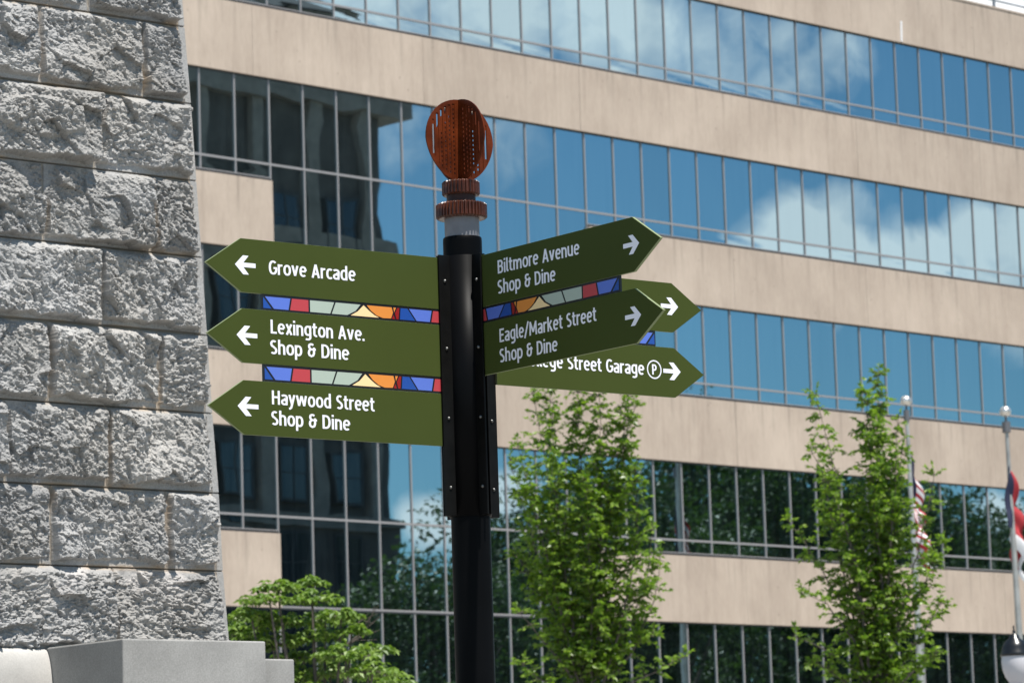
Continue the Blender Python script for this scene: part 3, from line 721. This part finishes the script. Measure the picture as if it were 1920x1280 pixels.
z_b, z_t = pz(343, 868) , pz(188.5, 865)
RD = .1205; cz0 = z_t - RD * .985
def outline():
    pts = []
    for k in range(49):
        a = R_(90 - 360 * k / 48); x, z = RD * cos(a), cz0 + RD * sin(a)
        if z < cz0:                                     # tapers to a narrow foot
            f = (cz0 - z) / RD; x *= 1 - .10 * f
        pts.append((x, max(z, z_b - .004)))
    foot = [p for p in pts if p[1] > z_b + .001]
    left = [p for p in foot if p[0] < 0]; right = [p for p in foot if p[0] >= 0]
    right.sort(key=lambda p: -p[1]); left.sort(key=lambda p: p[1])
    return right + [(.052, z_b), (-.052, z_b)] + left
OUT = outline()
def slots(full):
    """hole outlines; full = long grooves of the outer skins, otherwise the drilled dots and slots"""
    hs = []
    def rr_(x, za, zb_, hw): hs.append([(x - hw, za), (x + hw, za), (x + hw, zb_), (x - hw, zb_)])
    for c in range(1, 8):
        for sgn in (-1, 1):
            x = sgn * (.0055 + .0147 * c)
            if abs(x) > RD * .95: continue
            hh = math.sqrt(max(0, (RD * .90) ** 2 - x * x)); lo = max(cz0 - hh, z_b + .014); hi = cz0 + hh
            if full:
                if hi - lo > .02: rr_(x, lo, hi, .0044)
                continue
            if c <= 4:
                top = hi - (.0 if c == 1 else .016 * c - .01)
                z = lo + .006
                while z < top - .008: rr_(x, z, z + .0064, .0022); z += .0134
                if c >= 3: rr_(x, hi - .022, hi - .004, .0026)
            elif c == 5: rr_(x, hi - .042, hi - .004, .0026)
            elif c == 6: rr_(x, cz0 - .045, cz0 + .040, .0028)
            else: rr_(x, cz0 - .016, cz0 + .018, .0028)
    return hs
def plate(name, X, Nn, layers, gap):
    me_ = []
    o_root = None
    for (n_, th, full) in layers:
        cu = bpy.data.curves.new(name, 'CURVE'); cu.dimensions = '2D'; cu.fill_mode = 'BOTH'; cu.extrude = th / 2
        for poly in [OUT] + slots(full):
            sp_ = cu.splines.new('POLY'); sp_.points.add(len(poly) - 1)
            for q_, p_ in zip(sp_.points, poly): q_.co = (p_[0], p_[1], 0, 1)
            sp_.use_cyclic_u = True
        tmp = bpy.data.objects.new('tmp', cu); C.objects.link(tmp)
        dg = bpy.context.evaluated_depsgraph_get(); m_ = bpy.data.meshes.new_from_object(tmp.evaluated_get(dg))
        bpy.data.objects.remove(tmp)
        vs = np.empty(len(m_.vertices) * 3); m_.vertices.foreach_get('co', vs); vs = vs.reshape(-1, 3)
        W_ = np.array([PX, PY, CAM_H]) + vs[:, :1] * np.array(X) + (vs[:, 2:] + n_) * np.array(Nn) + vs[:, 1:2] * np.array([0, 0, 1.])
        me_.append((W_, [tuple(p.vertices) for p in m_.polygons]))
        bpy.data.meshes.remove(m_)
    mb = MB()
    for W_, fs in me_:
        i = len(mb.v); mb.v.extend([tuple(q) for q in W_])
        for f_ in fs: mb.f.append(tuple(i + k for k in f_)); mb.m.append(0); mb.smooth.append(False)
    return mb.build('finial_disc', M_rust, post)
LAY = [(0, .0010, False), (.0013, .0014, True), (-.0013, .0014, True)]
plate('finial_disc', SU, SUN_, LAY, 0)
plate('finial_disc', SV, SVN, LAY, 0)

# ------------------------------------------------------------------ foliage
def leaf_mat(name, base, hi, trans=.35, rough=.45):
    m = bpy.data.materials.new(name); m.use_nodes = True; t = m.node_tree; p = t.nodes['Principled BSDF']; p.inputs['Roughness'].default_value = rough; p.inputs['Specular IOR Level'].default_value = .45
    gn = t.nodes.new('ShaderNodeNewGeometry'); cr = t.nodes.new('ShaderNodeValToRGB'); t.links.new(gn.outputs['Random Per Island'], cr.inputs[0])
    cr.color_ramp.elements[0].color = (*base, 1); cr.color_ramp.elements[1].color = (*hi, 1)
    t.links.new(cr.outputs[0], p.inputs['Base Color'])
    tr = t.nodes.new('ShaderNodeBsdfTranslucent'); hx = t.nodes.new('ShaderNodeMix'); hx.data_type = 'RGBA'; hx.blend_type = 'MULTIPLY'; hx.inputs['Factor'].default_value = 1; hx.inputs[7].default_value = (1.5, 1.7, .6, 1)
    t.links.new(cr.outputs[0], hx.inputs[6]); t.links.new(hx.outputs[2], tr.inputs['Color'])
    a = t.nodes.new('ShaderNodeMixShader'); a.inputs[0].default_value = trans; t.links.new(p.outputs[0], a.inputs[1]); t.links.new(tr.outputs[0], a.inputs[2]); t.links.new(a.outputs[0], t.nodes['Material Output'].inputs[0])
    return m
M_leaf = leaf_mat('young_leaf', (.085, .165, .020), (.225, .32, .048), .44, .36)
M_leaf2 = leaf_mat('dogwood_leaf', (.085, .155, .028), (.20, .29, .060), .3)
M_leaf3 = leaf_mat('park_tree_leaf', (.022, .05, .013), (.055, .10, .026), .25)
M_bark = mat('bark', (.12, .10, .085), .9, var=.35, vscale=30, bump=.4, bscale=60)
def rv(): 
    v = Vector((random.gauss(0, 1), random.gauss(0, 1), random.gauss(0, 1))); return v.normalized()
def leaf(mb, p, d, nrm, ln, wd):
    """folded leaf: two faces along the midrib"""
    d = d.normalized(); s_ = d.cross(nrm).normalized(); n_ = s_.cross(d)
    a = p; tip = p + d * ln - n_ * ln * .12; m1 = p + d * ln * .45 + s_ * wd / 2 + n_ * wd * .18; m2 = p + d * ln * .45 - s_ * wd / 2 + n_ * wd * .18
    i = len(mb.v); mb.v.extend([tuple(a), tuple(m1), tuple(tip), tuple(m2)])
    mb.f.append((i, i + 2, i + 1)); mb.f.append((i, i + 3, i + 2)); mb.m += [0, 0]; mb.smooth += [False, False]
def spray(lv, br, p, d, ln, lsz, droop=.25, dens=1.0):
    n = max(2, int(ln / (lsz * .42) * dens)); q = p.copy(); pts = [p.copy()]
    for i in range(n):
        d = (d + Vector((0, 0, -droop / n)) + rv() * .10).normalized(); q = q + d * ln / n; pts.append(q.copy())
        side = d.cross(Vector((0, 0, 1)));
        if side.length < .05: side = rv()
        side.normalize()
        for sg in ((1, -1) if random.random() < .75 else (random.choice((1, -1)),)):
            ld = (d * .55 + side * sg * .8 + rv() * .35 + Vector((0, 0, random.uniform(-.6, .25)))).normalized()
            up = (Vector((0, 0, .6)) + rv() * 1.0).normalized(); k = random.uniform(.7, 1.25)
            leaf(lv, q, ld, up, lsz * k, lsz * .58 * k)
    leaf(lv, q, d, (Vector((0, 0, 1)) + rv() * .4).normalized(), lsz, lsz * .58)
    br.tube([pts[0], pts[len(pts) // 2], pts[-1]], [.006, .0045, .002], 3)
def stem_tree(name, depth, base_px, stems, label, group, lsz=.070):
    base = at(base_px[0], base_px[1], depth); base.z = 0
    t = thing(name, base, label, 'tree', group)
    tk, br, lv = MB(), MB(), MB()
    fork = at(base_px[0], base_px[1], depth)
    tk.tube([base, base * .5 + fork * .5, fork], [.075, .062, .05], 10)
    for si, (pts, rich) in enumerate(stems):
        dz = random.uniform(-.55, .55); P_s = []
        st_ = fork + Vector((0, 0, random.uniform(-.3, .3))); n = len(pts)
        ctrl = [st_]
        for k, (x, y) in enumerate(pts): ctrl.append(at(x, y, depth + dz * (k + 1) / n))
        # resample with a little wander
        seg = []
        for a, b in zip(ctrl[:-1], ctrl[1:]):
            m = max(2, int((b - a).length / .12))
            for j in range(m): seg.append(a.lerp(b, j / m) + rv() * .012)
        seg.append(ctrl[-1]); m = len(seg)
        br.tube(seg, [max(.004, .024 * (1 - i / m)) for i in range(m)], 5)
        tl = sum((b - a).length for a, b in zip(seg[:-1], seg[1:]))
        for i in range(1, m):
            f = i / m
            rem = tl * (1 - f)
            for _ in range(max(1, int(rich * (1.35 + 3.4 * f)) - random.randint(0, 1))):
                if f < .12: continue
                az = random.uniform(0, 2 * PI); dd = Vector((cos(az), sin(az), random.uniform(-.25, 1.25)))
                ln = min(.10 + .16 * rem, .32) * random.uniform(.45, 1.15)
                spray(lv, br, seg[i] + rv() * .02, dd, ln, lsz, .5)
        spray(lv, br, seg[-1], Vector((random.uniform(-.3, .3), random.uniform(-.3, .3), 1)), .12, lsz, .1)
    tk.build('trunk', M_bark, t); br.build('branches', M_bark, t, recalc=False); lv.build('foliage', M_leaf, t, recalc=False)
    return t
G_T = 'young street trees before the office block'
stem_tree('young_tree', 42.0, (1105, 1330), [
    ([(1095, 1100), (1090, 900), (1082, 715)], 2), ([(1060, 1120), (1040, 900), (1030, 730)], 2), ([(1045, 1000), (1020, 850), (1000, 738)], 1),
    ([(1125, 1100), (1128, 900), (1122, 722)], 2), ([(1150, 1080), (1165, 880), (1178, 742)], 2), ([(1140, 1000), (1160, 850), (1190, 765)], 1),
    ([(1040, 1100), (1000, 950), (972, 838)], 1), ([(1030, 1120), (985, 960), (956, 862)], 1), ([(1170, 1150), (1195, 1010), (1190, 880)], 2),
    ([(1180, 1180), (1215, 1080), (1224, 992)], 1), ([(1190, 1210), (1228, 1120), (1238, 1048)], 1), ([(1040, 1180), (1000, 1090), (966, 1040)], 2), ([(1050, 1080), (1010, 960), (985, 925)], 2),
    ([(1060, 1250), (1010, 1190), (975, 1150)], 1), ([(1160, 1290), (1230, 1260), (1278, 1232)], 1), ([(1070, 1300), (1010, 1270), (980, 1245)], 2), ([(1130, 1200), (1190, 1130), (1215, 1100)], 2),
    ([(1100, 1250), (1170, 1200), (1225, 1190)], 2), ([(1110, 1180), (1105, 1040), (1100, 900)], 2), ([(1080, 1200), (1060, 1080), (1060, 980)], 2)],
    'slim young tree right of the black signpost, under the rear green boards', G_T)
stem_tree('young_tree', 42.0, (1640, 1340), [
    ([(1640, 1100), (1645, 880), (1648, 702)], 2), ([(1655, 1100), (1635, 900), (1622, 738)], 2), ([(1610, 1100), (1570, 900), (1530, 742)], 1), ([(1605, 1050), (1560, 920), (1522, 848)], 1),
    ([(1665, 1100), (1678, 920), (1683, 790)], 1), ([(1665, 1120), (1680, 960), (1690, 850)], 2), ([(1690, 1150), (1730, 1000), (1752, 890)], 1), ([(1690, 1180), (1735, 1090), (1762, 1020)], 2),
    ([(1600, 1150), (1570, 1030), (1545, 900)], 2), ([(1590, 1150), (1530, 1050), (1482, 978)], 1), ([(1600, 1200), (1550, 1130), (1502, 1112)], 1), ([(1700, 1230), (1740, 1170), (1765, 1130)], 2),
    ([(1610, 1260), (1550, 1220), (1490, 1192)], 1), ([(1625, 1200), (1600, 1080), (1590, 950)], 2), ([(1650, 1200), (1660, 1060), (1665, 930)], 2), ([(1690, 1280), (1730, 1240), (1755, 1225)], 2), ([(1600, 1290), (1560, 1260), (1530, 1240)], 2),
    ([(1640, 1250), (1620, 1150), (1610, 1050)], 2)],
    'slim young tree in front of the striped flag, left of the street lamp', G_T)
# dogwood by the monument base: layered clumps
def dogwood(depth, clumps, base_px, label, lsz, twigs=()):
    base = at(*base_px, depth); base.z = 0
    t = thing('dogwood_tree', base, label, 'tree'); tk, br, lv = MB(), MB(), MB()
    fork = base + Vector((0, 0, 1.1)); tk.tube([base, fork], [.07, .055], 10)
    for (x, y, rx, ry, n) in clumps:
        c = at(x, y, depth + random.uniform(-.5, .5)); k = depth / FPX; RX, RZ = rx * k, ry * k; RY = RX * .9
        mid = fork.lerp(c, .55) + Vector((0, 0, -.12)); br.tube([fork, mid, c], [.03, .018, .008], 5)
        for _ in range(n):
            a = random.uniform(0, 2 * PI); r = math.sqrt(random.random()); hz = random.uniform(-.3, 1)
            p = c + Vector((RX * r * cos(a), RY * r * sin(a), RZ * (hz * (1 - .75 * r * r) - .25 * r)))
            if random.random() < .25: br.tube([c, c.lerp(p, .6) + Vector((0, 0, -.03)), p], [.006, .004, .002], 3)
            n_l = random.choice((3, 4, 4, 5)); a0 = random.uniform(0, 6)
            for j in range(n_l):
                aa = a0 + 2 * PI * j / n_l
                leaf(lv, p, Vector((cos(aa), sin(aa), random.uniform(-.75, -.05))), (Vector((cos(aa) * .3, sin(aa) * .3, 1)) + rv() * .3).normalized(), lsz * random.uniform(.75, 1.2), lsz * .58)
    for (a, b) in twigs:
        p, q = at(*a, depth), at(*b, depth); br.tube([p, p.lerp(q, .5) + rv() * .02, q], [.010, .006, .002], 4)
        for _ in range(3): br.tube([p.lerp(q, random.uniform(.3, .8)), q + rv() * .10], [.005, .002], 3)
    tk.build('trunk', M_bark, t); br.build('branches', M_bark, t, recalc=False); lv.build('foliage', M_leaf2, t, recalc=False)
dogwood(30.0, [(585, 1090, 32, 16, 40), (520, 1098, 45, 18, 50), (505, 1120, 55, 18, 55), (585, 1120, 55, 20, 55), (470, 1150, 40, 22, 50), (450, 1185, 38, 22, 45), (610, 1160, 60, 24, 60), (640, 1150, 40, 20, 45), (530, 1160, 50, 22, 50),
              (590, 1190, 55, 24, 60), (660, 1180, 30, 18, 30), (510, 1200, 55, 26, 55), (570, 1230, 70, 26, 75), (650, 1225, 60, 24, 70), (700, 1215, 40, 18, 40), (620, 1260, 80, 28, 90), (700, 1255, 55, 22, 65), (735, 1275, 45, 18, 50), (560, 1290, 60, 26, 60), (680, 1300, 80, 30, 80), (545, 1260, 40, 25, 40), (480, 1170, 60, 20, 45), (470, 1210, 50, 30, 50)],
        (600, 1500), 'bushy dogwood with layered light green leaves beside the monument base', .070,
        twigs=[((640, 1215), (712, 1155)), ((650, 1210), (700, 1180)), ((630, 1200), (690, 1150))])
dogwood(30.5, [(842, 1292, 30, 14, 40), (815, 1300, 35, 14, 40)], (830, 1500), 'low shrub tip just showing left of the signpost foot', .070)

# ------------------------------------------------------------------ flags, poles, lamp
M_pole = mat('brushed_pole', (.42, .42, .40), .45, metal=.5, var=.25, vscale=3)
M_ball = mat('silver_ball', (.80, .78, .74), .30, metal=.85)
M_cap = mat('dark_truck', (.16, .16, .17), .5, metal=.4)
FD = 86.6
def flagpole(name, ball_px, r_px, foot_px, label, truck):
    c = at(*ball_px, FD); k = FD / FPX; r = r_px * k
    base = at(*foot_px, FD); foot = Vector((c.x, c.y, 0)); d = (base - c); d *= (c.z / -d.z) if d.z else 1
    foot = c + d
    t = thing(name, Vector((foot.x, foot.y, 0)), label, 'flagpole', 'flagpoles before the office block')
    mb = MB(); prof = [(r * sin(PI * j / 14) + .001, r * .94 * -cos(PI * j / 14)) for j in range(15)]; mb.lathe(c, prof, 24); mb.build('ball_finial', M_ball, t)
    tp = c + d.normalized() * r
    mb = MB(); mb.tube([tp, tp + d.normalized() * .12], .028, 10); q0 = tp + d.normalized() * (.12 if truck else .10)
    mb.tube([q0, q0 + d.normalized() * .26], .105 if truck else .075, 12)
    mb.face([q0 + .105 * Vector((cos(a), sin(a), 0)) for a in [2 * PI * j / 12 for j in range(12)]] if truck else [q0 + .075 * Vector((cos(a), sin(a), 0)) for a in [2 * PI * j / 12 for j in range(12)]])
    mb.build('truck', M_cap, t)
    q1 = q0 + d.normalized() * .2
    mb = MB(); mb.tube([q1, q1.lerp(foot, .35), foot], [.045, .075, .125], 14); mb.build('pole', M_pole, t)
    return q1, foot
pa = flagpole('flagpole', (1698.5, 751), 10.5, (1727, 1280), 'flagpole rising behind the slim right-hand tree, carrying the striped flag', False)
pb = flagpole('flagpole', (1885, 771), 10.8, (1917, 1280), 'flagpole at the right edge above the street lamp', True)
def uv_cloth(name, label, P_, wU, hV, mats, pick, side, spread, ztop_px, group, fall=.8, back=0.0):
    """limp flag: the fly hangs down the pole in folds.  P_(h) runs down the hoist"""
    nu, nv = 44, 44; rows = []; F_ = []
    for j in range(nv + 1):
        h = j / nv; row = []
        for i in range(nu + 1):
            f = i / nu
            top = P_(h * hV)
            drop = fall * wU * f * (1 - .18 * h)
            g = min(1, f * 1.8)
            fold = sin(f * 17 + h * 3.5) * .10 * g + sin(f * 7.5 - h * 5) * .07 * g
            lat = .06 + spread * f * (.35 + .65 * (1 - .35 * h)) + fold * .55
            if back:                                    # the hoist panel billows to the near side, the bars hang beyond the pole
                if f < .36: lat = -back * sin(PI * f / .36) * (.25 + .9 * h) + fold * .3; drop = .15 * f / .36
                else: lat = .02 + spread * (f - .36) / .64 * (.45 + .55 * (1 - h)) + fold * .28; drop = .15 + fall * wU * (f - .36)
            row.append(top + Vector((0, 0, -drop)) + FU * lat * side + FN * (fold * 1.2 + .02 + .12 * f * sin(h * 9)))
        rows.append(row)
    mb = MB(); i0 = 0
    for r in rows: mb.v.extend([tuple(p) for p in r])
    for j in range(nv):
        for i in range(nu):
            a = j * (nu + 1) + i; mb.f.append((a, a + 1, a + nu + 2, a + nu + 1)); mb.m.append(pick((i + .5) / nu, (j + .5) / nv)); mb.smooth.append(True)
    o = mb.build(name, mats, None, recalc=False); tag(o, label, 'flag', group); return o
M_fr, M_fw, M_fb = [mat('flag_' + n_, c_, .8) for n_, c_ in (('red', (.36, .022, .03)), ('white', (.75, .75, .76)), ('navy', (.010, .014, .045)))]
def us(f, h):
    if f < .30 and h < 7 / 13: return 2
    return 0 if int(h * 13) % 2 == 0 else 1
def bars(f, h):
    if f < .34: return 2
    return 0 if h < .74 else 1
def down(pp, px_y, x):
    a, b = pp; z0 = at(x, px_y, FD).z
    return lambda dd: a + (b - a) * ((a.z - (z0 - dd)) / (a.z - b.z))
uv_cloth('striped_flag', 'limp red and white striped flag half hidden by the slim tree', down(pa, 846, 1707), 2.6, 1.5, [M_fr, M_fw, M_fb], us, 1, .34, 0, 'flags on the poles', .72)
uv_cloth('blue_red_flag', 'limp navy, red and white flag cut by the right edge', down(pb, 868, 1892), 2.5, 1.5, [M_fr, M_fw, M_fb], bars, 1, .36, 0, 'flags on the poles', .95, .20)
# the navy hoist fold that shows on the near side of the right-hand pole belongs to the same flag
# street lamp, lower right corner
LD = 38.0; k = LD / FPX; lc = at(1906, 1280, LD); lb = Vector((lc.x, lc.y, 0))
lamp = thing('street_lamp', lb, 'black post lamp with white acorn globe, lower right corner', 'street lamp')
lz = lambda y: at(1906, y, LD).z
M_iron = mat('black_iron', (.010, .011, .012), .28, spec=.5)
Lp = lambda prof: [(r * k, lz(y)) for r, y in prof]
c0 = Vector((lc.x, lc.y, 0))
mb = MB(); mb.lathe(c0, Lp([(.5, 1171), (2, 1175), (1.2, 1179), (3.2, 1183), (2.5, 1187), (9, 1190), (10, 1195), (20, 1203), (24, 1212), (26, 1222), (27.5, 1224), (27.5, 1229), (24, 1229)]), 28); mb.build('lamp_cap', M_iron, lamp)
M_globe = mat('white_globe', (.54, .525, .55), .25, spec=.5)
mb = MB(); mb.lathe(c0, Lp([(25.5, 1229), (26.5, 1240), (25, 1254), (20, 1268), (14, 1277), (12, 1282)]), 28); mb.build('globe', M_globe, lamp)
mb = MB(); mb.lathe(c0, Lp([(13, 1282), (15, 1284), (15, 1290), (10, 1300), (8, 1330), (7, 1340)]) + [(7 * k, 1.0), (.10, .9), (.13, .3), (.16, 0)], 24); mb.build('lamp_post', M_iron, lamp)

# ------------------------------------------------------------------ what the glass mirrors: a dark stone tower and park trees across the square
CAMG = ((CAM - FO).dot(FU), (CAM - FO).dot(FN))
def mirrored(x, y, wv):
    """point at distance wv in front of the facade whose mirror image shows at pixel (x, y)"""
    r = ray(x, y); ru, rn = r.dot(FU), r.dot(FN)
    s_ = (-wv - CAMG[1]) / rn; u_ = CAMG[0] + s_ * ru; z_ = CAM_H + s_ * r.z
    return FO + FU * u_ + FN * wv + Vector((0, 0, z_)), u_
TW = 56.0
_, uR = mirrored(722, 560, TW)
_, uC = mirrored(754, 200, TW)
zt_c = mirrored(750, 196, TW)[0].z; zt_top = mirrored(685, 30, TW)[0].z; _, uT = mirrored(672, 60, TW); zt_low = mirrored(740, 1000, TW)[0].z
_, uL = mirrored(742, 1100, TW)
tw = frame(FO, FU, FN)
tower = thing('stone_tower', tw(uR - 12, TW + 10, 0), 'dark brown stone tower mirrored in the office windows', 'building')
M_tow = mat('brown_stone', (.12, .104, .09), .9, var=.3, vscale=.8, bump=.3, bscale=4)
M_tow2 = mat('pale_trim_stone', (.29, .25, .21), .9, var=.2, vscale=1.5)
M_tg = mat('tower_glass', (.03, .04, .05), .08, spec=.8)
M_tf = mat('tower_sash', (.05, .05, .05), .6)
mb = MB()
mb.box(tw, uR - 26, uR, TW, TW + 22, 0, zt_c - .8)                                   # main shaft
mb.box(tw, uR - 25, uT - .2, TW + 1.2, TW + 20, zt_c + .3, zt_top - .6)                    # set-back upper stage
mb.box(tw, uR - 26.4, uL, TW - .35, TW + 22.5, 0, zt_low)                             # base storeys
mb.build('tower_wall', M_tow, tower)
mb = MB()
mb.box(tw, uR - 26.8, uC, TW - .7, TW + 22.8, zt_c - .8, zt_c + .3)
mb.box(tw, uR - 26.6, uL + .15, TW - .55, TW + 22.7, zt_low, zt_low + .6)
zz_mid = mirrored(735, 478, TW)[0].z
mb.box(tw, uR - 26.3, uR + .45, TW - .4, TW + 22.3, zz_mid - .9, zz_mid + .5)
for j in range(16): mb.box(tw, uR - 1.0 - j * 1.6, uR - .4 - j * 1.6, TW - .62, TW - .41, zz_mid - 1.5, zz_mid - .9)
mb.box(tw, uR - 25.6, uT + .5, TW + .6, TW + 20.5, zt_top - .6, zt_top)
mb.build('cornice', M_tow2, tower)
mb = MB()
for j in range(9):
    u_ = uR - 1.2 - j * 3.1
    mb.box(tw, u_ - .35, u_ + .35, TW - .45, TW - .005, zt_low + .6, zt_c - .8)
mb.build('pilaster', M_tow2, tower)
mb = MB()
a_, b_ = uR - 25.8, uT + .7
ridge = zt_top + 4.5
pts = [tw(a_, TW + .4, zt_top), tw(b_, TW + .4, zt_top), tw(b_, TW + 20.6, zt_top), tw(a_, TW + 20.6, zt_top), tw(a_ + 7, TW + 10, ridge), tw(b_ - 5, TW + 10, ridge)]
for q in ((0, 1, 5, 4), (1, 2, 5), (2, 3, 4, 5), (3, 0, 4)): mb.face([pts[i] for i in q])
mb.build('tower_roof', mat('dark_roof_tile', (.055, .05, .048), .8, var=.3, vscale=2), tower)
wp = None
zs = []; z = 2.6
while z < zt_c - 4.5: zs.append(z); z += 3.7
for z in zs:
    for j in range(8):
        u_ = uR - 2.75 - j * 3.1
        if wp is None:
            base_u, base_z = u_, z
            m1, m2 = MB(), MB()
            m1.box(tw, u_ - .85, u_ + .85, TW - .40, TW - .02, z - .12, z + .02); m1.box(tw, u_ - .85, u_ - .75, TW - .40, TW - .02, z + .02, z + 2.2); m1.box(tw, u_ + .75, u_ + .85, TW - .40, TW - .02, z + .02, z + 2.2)
            m1.box(tw, u_ - .85, u_ + .85, TW - .40, TW - .02, z + 2.2, z + 2.32); m1.box(tw, u_ - .05, u_ + .05, TW - .39, TW - .03, z + .02, z + 2.2); m1.box(tw, u_ - .75, u_ - .05, TW - .385, TW - .03, z + 1.08, z + 1.14); m1.box(tw, u_ + .05, u_ + .75, TW - .385, TW - .03, z + 1.08, z + 1.14)
            wp = m1.build('window', M_tf, tower); 
            m2.face([tw(u_ - .75, TW - .37, z + .02), tw(u_ + .75, TW - .37, z + .02), tw(u_ + .75, TW - .37, z + 2.2), tw(u_ - .75, TW - .37, z + 2.2)]); pn = m2.build('pane', M_tg, wp)
        else:
            c_ = wp.copy(); C.objects.link(c_); c_.location = FU * (u_ - base_u) + Vector((0, 0, z - base_z)); c2 = pn.copy(); C.objects.link(c2); c2.parent = c_
# park trees
def park_tree(h, rad, seed):
    random.seed(seed); lv, tk = MB(), MB()
    tk.tube([Vector((0, 0, 0)), Vector((.1, .05, h * .3)), Vector((0, .1, h * .8))], [.42, .33, .08], 8)
    br = MB()
    blobs = []
    for i in range(26):
        zf = random.uniform(.22, .97); rr_ = rad * (1 - ((zf - .5) / .56) ** 2) ** .5 if abs(zf - .5) < .56 else .3
        a = random.uniform(0, 2 * PI); q_ = rr_ * math.sqrt(random.random()) * .95
        c = Vector((q_ * cos(a), q_ * sin(a), zf * h)); blobs.append(c)
        br.tube([Vector((0, 0, c.z * .55)), c * .6 + Vector((0, 0, c.z * .3)), c], [.12, .07, .02], 4)
        R0 = rad * random.uniform(.30, .48)
        for _ in range(600):
            v = rv(); p = c + v * R0 * random.uniform(.55, 1.05); p.z = max(p.z, h * .1)
            leaf(lv, p, (rv() + v * .4 + Vector((0, 0, -.2))), (v + Vector((0, 0, .6)) + rv() * .6).normalized(), random.uniform(.18, .34), .18)
    return tk, br, lv
protos = []
G_P = 'park trees mirrored in the office windows'
plist = [(800, 985, 36, 4.6), (905, 930, 44, 4.6), (1010, 850, 38, 5.2), (1130, 815, 46, 5.5), (1250, 800, 38, 5.0), (1362, 690, 48, 5.0), (1480, 735, 40, 5.2), (1560, 760, 47, 5.0), (1660, 815, 38, 5.4), (1770, 880, 46, 5.2), (1880, 930, 38, 5.2), (1990, 890, 46, 5.0), (860, 1010, 34, 4.0)]
where = ['left of the signpost beside the stone tower', 'behind the signpost', 'right of the signpost foot', 'behind the left slim tree', 'just right of the left slim tree', 'tallest, topping out beneath the rear green boards', 'right of the tallest', 'low between the two slim trees', 'behind the right slim tree', 'behind the striped flag', 'left of the right-hand flag', 'beyond the right-hand flag', 'lowest, close to the signpost']
random.seed(3)
for i, (x, y, wv, rad) in enumerate(plist):
    P_t, _ = mirrored(x, y, wv); h = P_t.z; loc = Vector((P_t.x, P_t.y, 0)); v = i % 3
    if v >= len(protos) or i < 3:
        t = thing('park_tree', loc, 'x', 'tree', G_P)
        tk, br, lv = park_tree(15, 4.8, 40 + i)
        for b_m in (tk, br, lv): b_m.v = [tuple(Vector(q) + loc) for q in b_m.v]
        parts = [tk.build('trunk', M_bark, t), br.build('branches', M_bark, t, recalc=False), lv.build('foliage', M_leaf3, t, recalc=False)]
        protos.append((t, parts))
    else:
        src, parts = protos[v]; t = src.copy(); C.objects.link(t); t.location = loc
        for q in parts:
            c_ = q.copy(); C.objects.link(c_); c_.parent = t
        t.rotation_euler = (0, 0, random.uniform(0, 6))
    t.scale = (rad / 4.8, rad / 4.8, h / 16.9)
    t['label'] = 'leafy park tree mirrored in dark glass, ' + where[i]
